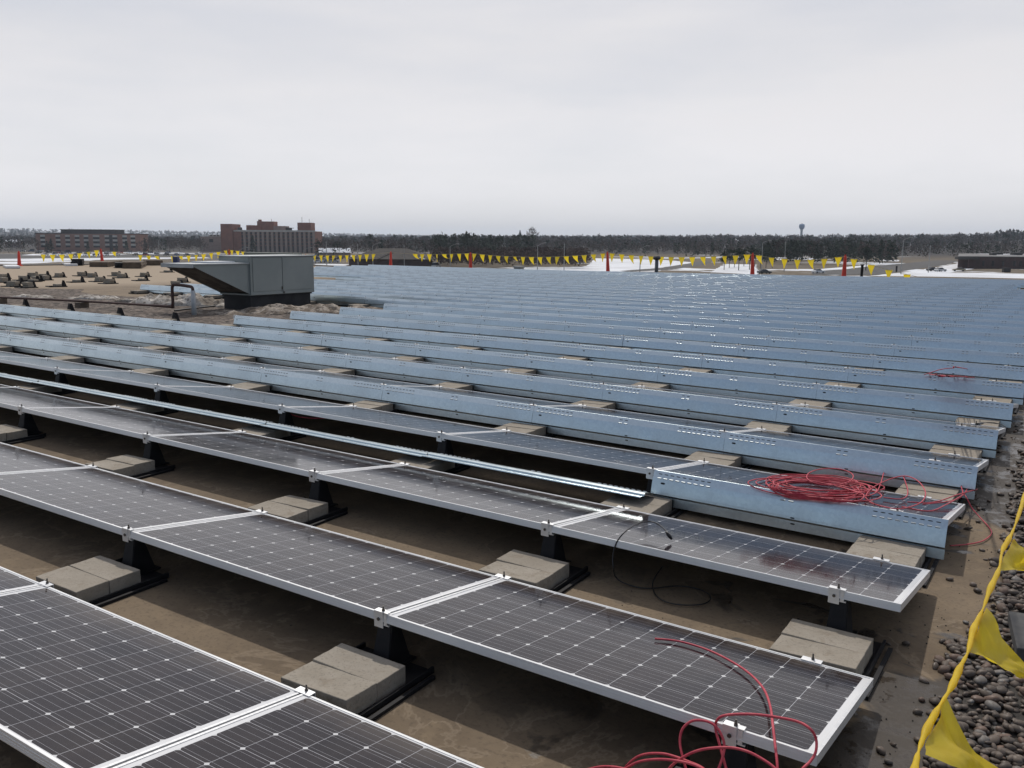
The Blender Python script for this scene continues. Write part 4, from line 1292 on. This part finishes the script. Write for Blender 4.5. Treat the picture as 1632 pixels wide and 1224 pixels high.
def dv(u, v): return FPX * 10.0 / max(2.0, v - hz(u))      # distance at which street level shows at row v
def sheet_px(name, mt, pts, z, **k): return sheet(name, mt, [(u, dv(u, v)) for u, v in pts], z, **k)
sheet_px('parking_lot', M_asph, [(-60, 412.5), (340, 413), (545, 424), (545, 402), (330, 399.5), (-60, 398)], .03, jit=0)
sheet_px('road', M_asph, [(1290, 437), (1395, 437), (1440, 430), (1500, 421.5), (1520, 415), (1505, 413), (1470, 415.5), (1425, 420), (1360, 426), (1290, 431)], .05, jit=.4)
sheet_px('road', M_asph, [(1000, 432.5), (1060, 429.5), (1110, 423), (1130, 417), (1115, 415), (1095, 419), (1050, 426), (985, 431)], .05, jit=.4)
sheet_px('snow_field', M_snow2, [(905, 433), (1040, 432), (1085, 424), (1100, 417.5), (1060, 414), (990, 412), (945, 411), (938, 420), (925, 427)], .03, kind='stuff')
sheet_px('snow_field', M_snow2, [(1380, 439), (1475, 440), (1525, 431), (1560, 425), (1525, 417.5), (1500, 423), (1445, 432)], .06, kind='stuff', jit=.8)
sheet_px('snow_field', M_snow2, [(1460, 441), (1700, 446), (1700, 437), (1540, 434), (1490, 434)], .07, kind='stuff', jit=.8)
sheet_px('snow_field', M_snow2, [(1440, 402.5), (1520, 404), (1520, 401), (1440, 400.5)], .03, kind='stuff')
sheet_px('snow_field', M_snow2, [(1385, 415), (1425, 416), (1425, 412), (1385, 412.5)], .03, kind='stuff')
sheet_px('snow_field', M_snow2, [(1300, 431), (1345, 428), (1400, 421), (1400, 419.5), (1340, 425), (1290, 429)], .07, kind='stuff', jit=.5)
sheet_px('snow_field', M_snow2, [(1130, 433), (1205, 437), (1200, 421), (1150, 420)], .03, kind='stuff')
sheet_px('snow_field', M_snow2, [(1100, 409), (1160, 410), (1160, 406), (1100, 405)], .03, kind='stuff')
sheet_px('snow_field', M_snow2, [(-40, 415), (60, 416), (200, 413), (340, 411), (330, 409.5), (120, 411), (-40, 412.5)], .07, kind='stuff', jit=.6)
sheet_px('snow_field', M_snow2, [(40, 406.5), (160, 407), (210, 405), (60, 404)], .07, kind='stuff', jit=.6)
sheet_px('snow_field', M_snow2, [(500, 423), (548, 424), (560, 420.5), (505, 420)], .07, kind='stuff', jit=.5)
sheet_px('grass', noisy('winter_grass', (.15, .115, .07), (.11, .085, .055), .15, .95), [(1390, 445), (1700, 450), (1700, 445), (1480, 440), (1395, 439.5)], .09, jit=.5)

# ---- buildings far off
def facing(u): return YAW * 0 + math.atan2(-((u - 816) / FPX) , 1) * 0 - math.atan2(sy, cy)
BROT = -math.atan2(sy, cy)
M_brick = noisy('brick_red', (.27, .12, .085), (.21, .098, .072), .35, .9)
M_brickd = noisy('brick_brown', (.095, .055, .048), (.065, .042, .038), .4, .9)
M_panel = noisy('pale_spandrel', (.52, .49, .44), (.44, .41, .37), .6, .8)
M_glass = mat('dark_window', (.02, .022, .028), .15, 0, .5)
M_fin = noisy('concrete_fin', (.33, .25, .21), (.27, .205, .175), .5, .85)
M_tar = noisy('dark_roofing', (.05, .047, .045), (.075, .07, .066), .3, .9)
def part(name, mt, root, boxes):
    b = MB()
    for q in boxes: b.box(*q)
    return b.build(name, mt, root)
# low brick apartment block: local x runs across the view, metres
D1 = 700; s1 = D1 / FPX
root = empty('apartment_building', out(147, D1), (0, 0, BROT)); tag(root, 'long low brick apartment block with pale window bands, far left', 'building')
X = lambda u: (u - 147) * s1
Z = lambda v, u=147, d=D1: 10 - (v - hz(u)) * d / FPX
wt, ct = Z(373), Z(367)
part('wall', noisy('brick_pink', (.33, .185, .14), (.27, .15, .115), .3, .9), root, [(X(65), X(106), 0, 16, -1, wt), (X(191), X(229), 0, 16, -1, wt), (X(106) + .02, X(191) - .02, -.8, 16.5, -1, wt)])
part('upper_storey', noisy('dark_cladding', (.055, .05, .048), (.08, .072, .068), .6, .8), root, [(X(106) + .02, X(191) - .02, -.8, 16.5, wt + .01, ct)])
part('roof', M_tar, root, [(X(64), X(106) - .1, -.4, 16.4, wt + .01, wt + .5), (X(191) + .1, X(230), -.4, 16.4, wt + .01, wt + .5), (X(105), X(192), -1.4, 17, ct + .01, ct + .5)])
wins = []
for u, n_ in ((76, 1), (100, 1), (116, 1), (131, 1), (145, 1), (161, 2), (178, 1), (190.5, 1), (205, 1), (218, 1)):
    for v in (376.3, 382.8, 389.5):
        y0 = -.86 if 106 < u < 191 else -.06
        f = part('window', M_glass, root, [(X(u - 3.6 * (1.4 if n_ > 1 else 1)), X(u + 3.6 * (1.4 if n_ > 1 else 1)), y0, y0 + .05, Z(v + 4.6), Z(v - 1.4))])
        part('spandrel', M_panel, f, [(X(u - 3.7 * (1.4 if n_ > 1 else 1)), X(u + 3.7 * (1.4 if n_ > 1 else 1)), y0 - .12, y0 - .002, Z(v + 1.6), Z(v - 1.5))])
part('stair_tower', M_tar, root, [(X(181.5), X(186.5), -1.2, -.81, -1, Z(374))])
# hospital-like brick building with upright fins
D2 = 700; s2 = D2 / FPX
root = empty('brick_tower_building', out(430, D2), (0, 0, BROT)); tag(root, 'large red brick building with upright fins and roof towers, left of centre', 'building')
X = lambda u: (u - 430) * s2
Z = lambda v: 10 - (v - hz(430)) * D2 / FPX
part('wall', M_brick, root, [(X(376) + .02, X(505), 0, 26, -1, Z(368.5))])
part('tower', M_brick, root, [(X(357.5), X(376), -1.5, 20, -1, Z(358))])
part('tower', M_brick, root, [(X(475.5), X(497), 4, 18, Z(368.4), Z(355))])
part('penthouse', M_brick, root, [(X(394), X(407), 5, 18, Z(368.4), Z(359.5)), (X(407) + .02, X(418) - .02, 5.4, 18, Z(368.4), Z(360)), (X(418), X(437), 6, 18, Z(368.4), Z(353.5)), (X(410.5), X(418) - .05, 6.5, 16, Z(359.9), Z(353.2)), (X(411.5), X(415), 8, 12, Z(353.1), Z(350.5))])
part('penthouse', M_fin, root, [(X(437) + .02, X(455.5), 5, 18, Z(368.4), Z(360.5))])
part('penthouse', M_tar, root, [(X(456), X(464), 6, 16, Z(363.8), Z(363)), (X(457), X(462), 8, 14, Z(368.4), Z(363.9))])
part('tank', M_tar, root, [(X(379.5), X(384.5), 6, 10, Z(368.4), Z(363))])
part('parapet', M_panel, root, [(X(377), X(505.4), -.5, -.02, Z(369.6), Z(367.2))])
u = 388.5
for i in range(16):
    part('fin', M_fin, root, [(X(u + 3.6), X(u + 7.3), -.9, -.03, -1, Z(369.7))])
    f = part('window_strip', M_glass, root, [(X(u + .3), X(u + 3.5), -.12, -.02, 0.5, Z(370.5))])
    part('spandrel', noisy('brick_panel', (.16, .06, .05), (.12, .05, .04), .5, .9) if i == 0 else bpy.data.materials['brick_panel'], f, [(X(u + .3), X(u + 3.5), -.2, -.125, Z(v + 1.8), Z(v)) for v in (373.5, 379, 384.5, 390)])
    u += 7.25
for uu, vt in ((480.5, 346), (492, 349), (432, 349)):
    part('aerial', M_bolt, root, [(X(uu) - .12, X(uu) + .12, 9, 9.24, Z(356), Z(vt))])
# pale building between
D3 = 730
root = empty('office_building', out(340, D3), (0, 0, BROT)); tag(root, 'pale low office building just left of the big brick building', 'building')
X = lambda u: (u - 340) * D3 / FPX
Z = lambda v: 10 - (v - hz(340)) * D3 / FPX
part('wall', M_fin, root, [(X(324), X(357), 0, 18, -1, Z(377))]); part('upper_storey', M_panel, root, [(X(336), X(357), 2, 16, Z(376.9), Z(374.3))])
part('window', M_glass, root, [(X(u_), X(u_ + 3.2), 1.9, 1.99, Z(376.4), Z(375)) for u_ in (338.5, 344, 349)]); part('window', M_glass, root, [(X(338), X(344), -.1, -.01, Z(386), Z(381))])
# brown hipped-roof house
D4 = 360
root = empty('hip_roof_house', out(617, D4), (0, 0, BROT)); tag(root, 'low wide house with a brown hipped roof behind the flag line', 'building')
X = lambda u: (u - 617) * D4 / FPX
part('wall', M_brickd, root, [(X(556), X(681), 1.5, 22, -1, 2.6)])
b = MB(); x0, x1, rx0, rx1 = X(549), X(690), X(598), X(643); e, r_ = 2.65, 6.9
b.add([(x0, 0, e), (x1, 0, e), (x1, 24, e), (x0, 24, e), (rx0, 12, r_), (rx1, 12, r_)], [(0, 1, 5, 4), (1, 2, 5), (2, 3, 4, 5), (3, 0, 4), (3, 2, 1, 0)])
rf = b.build('roof', noisy('brown_shingle', (.055, .046, .040), (.042, .036, .032), .6, .9), root)
b = MB()
for (ua, va, ub, vb) in ((599, 413.5, 622, 402), (667, 410, 676, 413)):
    xa, xb = X(ua), X(ub); za, zb = (10 - (va - hz(ua)) * D4 / FPX), (10 - (vb - hz(ub)) * D4 / FPX)
    ya, yb = (za - e) / (r_ - e) * 12 - .2, (zb - e) / (r_ - e) * 12 - .2
    b.add([(xa, ya, za + .05), (xb, yb, zb + .05), (xb + .5, yb, zb + .35), (xa + .5, ya, za + .35)], [(0, 1, 2, 3)])
    b.add([(xa, ya + .05, za + .05), (xb, yb + .05, zb + .05), (xb + .5, yb + .05, zb + .35), (xa + .5, ya + .05, za + .35)], [(3, 2, 1, 0)])
b.build('snow_edge', M_snow2, rf)
# low brick building at right
D5 = 380
root = empty('brick_warehouse', out(1600, D5), (0, 0, BROT)); SK = 60.0; tag(root, 'low flat-roofed dark brick building at the right edge', 'building')
X = lambda u: (u - 1600) * D5 / FPX
def skewed(name, mt, x0, x1, y0, y1, z0, z1):
    b = MB(); k = SK / 120.0
    vs = [(x + y * k, y, z) for z in (z0, z1) for y in (y0, y1) for x in (x0, x1)]
    b.add(vs, [(0, 2, 3, 1), (4, 5, 7, 6), (0, 1, 5, 4), (2, 6, 7, 3), (0, 4, 6, 2), (1, 3, 7, 5)]); return b.build(name, mt, root)
skewed('wall', M_brickd, X(1519), X(1760), 0, 120, -1, 4.9)
part('canopy', M_tar, root, [(X(1513), X(1546), -3, -.05, 3.9, 5.0)])
skewed('roof', noisy('grey_roof', (.15, .145, .14), (.22, .215, .21), .1, .9), X(1518), X(1761), -.3, 120.3, 4.91, 5.2)
for u_ in (1557, 1572, 1588, 1606, 1616, 1634): part('window', M_glass, root, [(X(u_), X(u_ + 3.4), -.08, -.01, 1.2, 3.3)])
for u_ in (1514, 1530): part('column', M_brickd, root, [(X(u_), X(u_ + 1.5), -2.8, -2.4, -1, 3.85)])
for u_, y_, w_ in ((1577, 40, 2), (1588, 60, 3), (1616, 50, 4), (1628, 70, 2.5)): part('roof_unit', M_tar, root, [(X(u_) + y_ * .5, X(u_) + y_ * .5 + w_, y_, y_ + 3, 5.21, 6.3)])
part('snow_patch', M_snow2, root, [(X(1585) + 40, X(1640) + 40, 80, 100, 5.21, 5.3), (X(1600) + 22, X(1622) + 22, 45, 58, 5.21, 5.3)])
# small far houses
for u_, v_, d_, w_, lab in ((28, 383, 900, 14, 'tiny pale house among bare trees at far left'), (1167, 381.5, 1300, 16, 'tiny white house in the far right woods'), (1345, 378, 1500, 16, 'tiny pale house on the wooded right ridge'), (535, 398, 520, 18, 'small white-roofed shed beyond the parked cars')):
    q0 = out(u_, d_); zt = terrain(q0.x, q0.y)
    ztop = CAM.z - (v_ - hz(u_)) * d_ / FPX
    root = empty('house', Vector((q0.x, q0.y, zt)), (0, 0, BROT + .2)); tag(root, lab, 'house')
    hh = max(3.0, ztop - zt - 2)
    b = MB(); b.box(-w_ / 2, w_ / 2, 0, 8, -2, hh); b.build('wall', M_fin, root)
    b = MB(); b.add([(-w_ / 2 - .4, -.4, hh + .01), (w_ / 2 + .4, -.4, hh + .01), (w_ / 2 + .4, 8.4, hh + .01), (-w_ / 2 - .4, 8.4, hh + .01), (-w_ / 2, 4, hh + 2.6), (w_ / 2, 4, hh + 2.6)], [(0, 1, 5, 4), (1, 2, 5), (2, 3, 4, 5), (3, 0, 4), (3, 2, 1, 0)])
    b.build('roof', M_snow2, root)
# church steeple and water tower
q0 = out(827, 1500); q0.z = terrain(q0.x, q0.y)
b = MB(); zt = CAM.z - (367 - hz(827)) * 1500 / FPX - q0.z
b.tube([(0, 0, 0), (0, 0, zt - 8), (0, 0, zt - 7.8), (0, 0, zt)], 3, 8, radii=[3.4, 3.0, 2.6, .4]); o = b.build('steeple', M_tar, loc=q0); tag(o, 'tiny dark steeple rising above the wooded skyline', 'steeple')
DT = 2400
q0 = out(1269, DT); q0.z = terrain(q0.x, q0.y); zt = CAM.z - (357.5 - hz(1269)) * DT / FPX - q0.z
root = empty('water_tower', q0); tag(root, 'blue water tower above the wooded ridge at right', 'water tower')
b = MB(); b.tube([(0, 0, 0), (0, 0, zt - 20), (0, 0, zt - 15)], 3, 16, radii=[3.6, 3.0, 3.6]); b.build('column', noisy('tower_grey', (.30, .34, .38), (.27, .3, .34), .1, .7), root, True)
b = MB(); b.tube([(0, 0, zt - 15.5), (0, 0, zt - 12), (0, 0, zt - 9), (0, 0, zt - 3), (0, 0, zt - 1), (0, 0, zt)], 6, 20, radii=[3.4, 5.8, 7.4, 7.4, 5.8, 1.0]); b.build('tank', noisy('tower_blue', (.10, .19, .36), (.09, .17, .32), .1, .6), root, True)
b = MB(); b.tube([(0, 0, zt - .2), (0, 0, zt + 2)], .6, 8); b.build('vent', M_tar, root)
# ---- street lamps and poles
M_pole = noisy('grey_pole', (.27, .27, .26), (.33, .33, .32), 1, .6, .2)
lamps = [(595, 387, 1, 'lamp post before the brown hipped roof'), (717, 388.5, 1, 'lamp post left of the middle red post'), (855, 387, 1, 'tall lamp post before the dark brush'), (1017, 391.5, 1, 'lamp post in front of the snowy field'),
         (1209, 383, 1, 'lamp post beside the pine trunks'), (1430, 378.5, 1, 'tall lamp post right of the rightmost red post'), (385, 394, 1, 'lamp post before the big brick building\'s left half'), (486, 394, 1, 'lamp post at the big brick building\'s right corner')]
for u, v, sgn, lab in lamps:
    d = 300.0; h = 10 + (hz(u) - v) * d / FPX
    root = empty('lamp_post', out(u, d), (0, 0, BROT)); tag(root, lab, 'lamp post', 'street lamps beyond the roof')
    b = MB(); b.tube([(0, 0, 0), (0, 0, h - .9)], .13, 8, radii=[.15, .10]); b.build('pole', M_pole, root)
    b = MB(); b.tube([(0, 0, h - 1.0), (.25, 0, h - .75), (1.2, 0, h - .3), (2.1, 0, h - .05)], .06, 6); b.build('arm', M_pole, root)
    b = MB(); b.box(1.9, 2.9, -.18, .18, h - .1, h + .1); b.build('lamp_head', M_pole, root, bevel=.05)
for u, v, lab in ((522, 384.5, 'plain grey pole before the woods right of the brick building'), (571.5, 388.5, 'plain pole between the parked cars and the hipped roof'), (644.5, 390, 'plain pole behind the hipped roof\'s right end'), (897, 387, 'plain utility pole before the dark brush'),
                  (1245, 384.5, 'plain pole right of the pine trunks'), (1473, 391, 'thin pole beside the curving road'), (258, 383, 'thin pole in front of bare trees at left'), (326, 391, 'thin pole left of the air unit')):
    d = 320.0; h = 10 + (hz(u) - v) * d / FPX
    b = MB(); b.tube([(0, 0, 0), (0, 0, h)], .12, 8, radii=[.15, .09]); b.box(-.35, .35, -.05, .05, h - .55, h - .45)
    o = b.build('utility_pole', M_pole, loc=out(u, d)); tag(o, lab, 'pole', 'plain poles beyond the roof')
for u, v0, v1, lab in ((1422.5, 423, 433, 'short black post by the snowy road verge'),):
    d = dv(u, v1); b = MB(); b.tube([(0, 0, 0), (0, 0, 10 * (v1 - v0) / (v1 - hz(u)))], .3, 8); o = b.build('bollard', M_black, loc=out(u, d)); tag(o, lab, 'post')
# ---- cars
def car_meshes(van=0):
    L, Wd = 4.6, 1.8
    b = MB(); hgt = 1.95 if van else 1.45
    lowp = [(-2.3, .28), (-2.3, .78), (-2.15, .92), (-1.5 if not van else -2.2, .98), (1.0, .95), (2.05, .80), (2.3, .62), (2.3, .28)]
    top = [(-1.75 if not van else -2.2, .98), (-1.15 if not van else -2.0, hgt), (.25, hgt), (1.05, .95)]
    for prof, w0, w1 in ((lowp, Wd / 2, Wd / 2 - .04),):
        n = len(prof); vs = [(x, -w0, z) for x, z in prof] + [(x, w0, z) for x, z in prof]
        b.add(vs, [tuple(range(n)), tuple(range(2 * n - 1, n - 1, -1))] + [(i, n + i, n + (i + 1) % n, (i + 1) % n) for i in range(n)])
    body = b
    b = MB(); n = len(top); vs = [(x, -Wd / 2 + .1 + .1 * (z > 1.2), z) for x, z in top] + [(x, Wd / 2 - .1 - .1 * (z > 1.2), z) for x, z in top]
    b.add(vs, [tuple(range(n)), tuple(range(2 * n - 1, n - 1, -1))] + [(i, n + i, n + (i + 1) % n, (i + 1) % n) for i in range(n)])
    cab = b
    r = MB(); x0, x1 = top[1][0], top[2][0]; r.box(x0 + .03, x1 - .03, -Wd / 2 + .22, Wd / 2 - .22, hgt + .002, hgt + .03)
    wh = MB(); wh.tube([(0, -.11, 0), (0, .11, 0)], .32, 12)
    return body, cab, r, wh
M_car = mat('car_paint', (.5, .5, .5), .35, .2, .5)
q = N(M_car); oi = q.n.new('ShaderNodeObjectInfo'); q.l.new(oi.outputs['Color'], q.b.inputs['Base Color'])
CARS = []
for k in (0, 1):
    bo, ca, rr, wh = car_meshes(k)
    CARS.append((bo.mesh('body', M_car), ca.mesh('windows', M_glass), rr.mesh('roof', M_car), wh.mesh('wheel', mat('tyre', (.02, .02, .02), .8))))
CC_ = {'white': (.72, .73, .74), 'silver': (.42, .43, .44), 'dark': (.03, .032, .036), 'red': (.30, .03, .03), 'blue': (.04, .07, .16), 'tan': (.35, .30, .22)}
def car(pos, rot, col, lab, grp=None, van=0):
    root = empty('parked_car' if grp else 'car', pos, (0, 0, rot)); tag(root, lab, 'car', grp)
    for me, nm in zip(CARS[van][:3], ('body', 'windows', 'roof')):
        o = link(bpy.data.objects.new(nm, me), root); o.color = (*CC_[col], 1)
    for x in (-1.4, 1.4):
        for y in (-.82, .82):
            o = link(bpy.data.objects.new('wheel', CARS[van][3]), root); o.location = (x, y, .32)
car(out(1299, 305, .06), BROT + .5, 'white', 'white car driving on the road beyond the far roof edge')
car(out(1214, 296, .06), BROT + .3, 'dark', 'dark car half hidden behind the roof edge near a red post')
car(out(1492, dv(1492, 432), .06), BROT + .4, 'silver', 'silver car parked on the snow before the right brick building')
car(out(1521, dv(1521, 431.5), .06), BROT + 2.8, 'tan', 'dull tan car by the right brick building\'s corner')
car(out(1480, dv(1480, 431.5), .06), BROT + .2, 'dark', 'dark low car beside the silver car on the snow')
car(out(641, 372, .06), BROT + .3, 'white', 'white vehicle parked in front of the hipped-roof house')
car(out(695, 340, .06), BROT + 1.2, 'silver', 'silver vehicle right of the hipped-roof house', van=1)
names = ['white', 'silver', 'dark', 'white', 'dark', 'silver', 'red', 'blue', 'white', 'dark']
PKL = {c: '%s car parked in the distant crowded lot' % c for c in CC_}
for (u0, u1, v, n_, rr) in ((60, 330, 403.3, 17, 1.45), (70, 340, 406.8, 17, 1.5), (36, 120, 400.8, 6, .1), (500, 545, 408.0, 6, .9), (500, 546, 412.5, 5, .9), (500, 540, 418, 3, .9)):
    for i in range(n_):
        if rng.random() < .12: continue
        u = u0 + (u1 - u0) * (i + .5) / n_ + rng.normal(0, 1.0); cc = names[rng.integers(len(names))]
        car(out(u, dv(u, v + rng.normal(0, .12)), .06), BROT + rr + rng.normal(0, .05) + (math.pi if rng.random() < .5 else 0), cc, PKL[cc], 'cars parked in the distant lot', int(rng.random() < .3))
# blue cabin and a bin
q0 = out(278.5, 150)
root = empty('cabin', at_far(278, 420.8), (0, 0, BROT)); tag(root, 'dark blue upright cabin with a white edge behind the tan roof', 'cabin')
b = MB(); b.box(-.08, .22, 0, .4, 0, .48); b.build('wall', mat('cabin_blue', (.03, .045, .13), .6), root)
b = MB(); b.box(-.16, -.085, .1, .3, 0, .62); b.build('trim', M_panel, root)
b = MB(); b.box(-1.2, 1.2, 0, 1.6, 0, 1.5); b.box(-1.25, 1.25, -.05, 1.65, 1.5, 1.62)
o = b.build('dumpster', M_tar, loc=out(1598, dv(1598, 433)), rot=(0, 0, BROT)); tag(o, 'dark dumpster on the snow before the right brick building', 'dumpster')
# ---- woods
forest('far_woods', scatter(470, 1750, 800, 1900, 2100), 10, 15, [M_bare, M_ever], .25, 'dark bare woods with some evergreens filling the skyline right of the brick building', 64, .9, .2)
forest('far_woods', scatter(-120, 520, 820, 1900, 800), 8, 13, [M_bare, M_ever], .2, 'dark bare trees along the skyline behind the left buildings', 64, .9, .2)
forest('hill_woods', scatter(-200, 1850, 2000, 5200, 2600), 11, 17, [M_bare, M_ever], .35, 'hazy wooded hills along the horizon', 30, 1.2, .36)
forest('mid_woods', scatter(840, 1130, 620, 880, 260) + scatter(1100, 1640, 560, 880, 420), 8, 12, [M_bare, M_ever], .30, 'bare brown woods behind the snowy field and road', 34, .8, .14)
forest('mid_woods', scatter(690, 850, 480, 760, 190), 11, 15, [M_bare, M_ever], .75, 'tall dark pines behind the brush at the middle', 40, .7, .13)
forest('mid_woods', scatter(505, 700, 480, 800, 190), 8, 12, [M_bare, M_ever], .25, 'bare woods behind the hipped-roof house', 34, .8, .14)
forest('brush', scatter(693, 930, 330, 460, 420), 5, 8.0, [M_bare2, M_ever], .02, 'dense dark reddish-brown brush at the middle beyond the roof', 46, .95, .17)
forest('mid_woods', scatter(1210, 1420, 430, 560, 230), 8, 12.5, [M_bare2, M_ever], .75, 'dark evergreen wood left of the curving road', 48, .7, .13)
forest('mid_woods', scatter(-100, 66, 560, 760, 70) + scatter(228, 330, 620, 740, 60), 7, 12, [M_bare, M_ever], .2, 'bare dark trees on both sides of the low brick block', 44, .85, .13)
# single trees one can tell apart
def tree(name, u, v_top, d, kind, lab, wf=.5, n=220, grp=None):
    q0 = out(u, d); q0.z = terrain(q0.x, q0.y)
    h = CAM.z - (v_top - hz(u)) * d / FPX - q0.z
    root = empty(name, q0); tag(root, lab, 'tree', grp)
    b = MB(); b.tube([(0, 0, -.3), (.05, .02, h * .5), (.1, 0, h * .9)], .2, 7, radii=[h * .02, h * .013, h * .004])
    for k in range(6):
        a = rng.uniform(0, 6.28); z0 = h * rng.uniform(.35, .7); L = h * .22
        b.tube([(0.05, .01, z0), (math.cos(a) * L * .6, math.sin(a) * L * .6, z0 + L * .5), (math.cos(a) * L, math.sin(a) * L, z0 + L * (.9 if kind != 'cone' else .1))], .05, 5, radii=[h * .007, h * .005, h * .002])
    b.build('trunk', M_bark, root)
    if kind == 'bare':
        V, F = bare_crown(h, h * wf, n, h * .12, 9); mt = M_bare
    elif kind == 'cone': V, F = cone_crown(h, h * wf, n, h * .09); mt = M_ever
    else: V, F = pine_crown(h, h * wf, n, h * .085, .45); mt = M_ever
    link(bpy.data.objects.new('crown', np_mesh('crown', V, F, mt)), root)
tree('bare_tree', 846, 362.5, 700, 'bare', 'tall bare tree standing above the skyline at the middle', .55, 420)
tree('pine_tree', 592, 374.5, 620, 'pine', 'lone dark pine poking above the woods by the hipped roof', .35, 260)
for i, (u, v) in enumerate(((746, 375.5), (772, 375), (796, 375.5), (724, 378), (704, 379))):
    tree('pine_tree', u, v, 560, 'pine', 'dark pine crown on the skyline left of the bare tree', .5, 240, 'skyline pines')
for u, v, d, lab in ((82, 384, 640, 'dark conifer before the low brick block\'s left end'), (88, 381, 650, 'taller dark conifer before the low brick block\'s left end'), (146, 386, 650, 'small conifer before the low brick block\'s middle'), (207, 384, 640, 'conifer before the low brick block\'s right wing'), (191, 389, 640, 'little conifer by the low brick block\'s stair tower'), (237, 383.5, 640, 'conifer just right of the low brick block')):
    tree('conifer', u, v, d, 'cone', lab, .62, 240)
for u, v, lab in ((247, 374, 'broad bare tree right of the low brick block'), (290, 374.5, 'reddish bare tree midway between the brick buildings'), (275, 379, 'small bare tree between the brick buildings'), (68, 384, 'bare tree at the low brick block\'s left corner')):
    tree('bare_tree', u, v, 660, 'bare', lab, .95, 420)
tree('conifer', 406, 376, 660, 'cone', 'tall conifer before the fins of the big brick building', .45, 260)
for i, u in enumerate((1150, 1158, 1166, 1173, 1181, 1190, 1198, 1207, 1216, 1226)):
    tree('pine_tree', u, 397 + rng.uniform(-6, 3), 330 + rng.uniform(0, 60), 'pine', 'dark pine with a bare trunk against the snow at right', .55, 260, 'pines with bare trunks')
tree('pine_tree', 1374, 390, 340, 'pine', 'dark pine right of the rightmost red post', .4, 260)

# ---- thin spring haze
b = MB(); b.box(-9600, 9600, -9600, 9600, -14, 150)
M_haze = bpy.data.materials.new('haze'); M_haze.use_nodes = True
hn = M_haze.node_tree.nodes; hl = M_haze.node_tree.links; hn.clear()
ho = hn.new('ShaderNodeOutputMaterial'); hv = hn.new('ShaderNodeVolumePrincipled')
hv.inputs['Color'].default_value = (.76, .86, 1.0, 1); hv.inputs['Density'].default_value = .00011; hv.inputs['Anisotropy'].default_value = .4
hl.new(hv.outputs[0], ho.inputs['Volume'])
tag(b.build('haze', M_haze), kind='stuff')
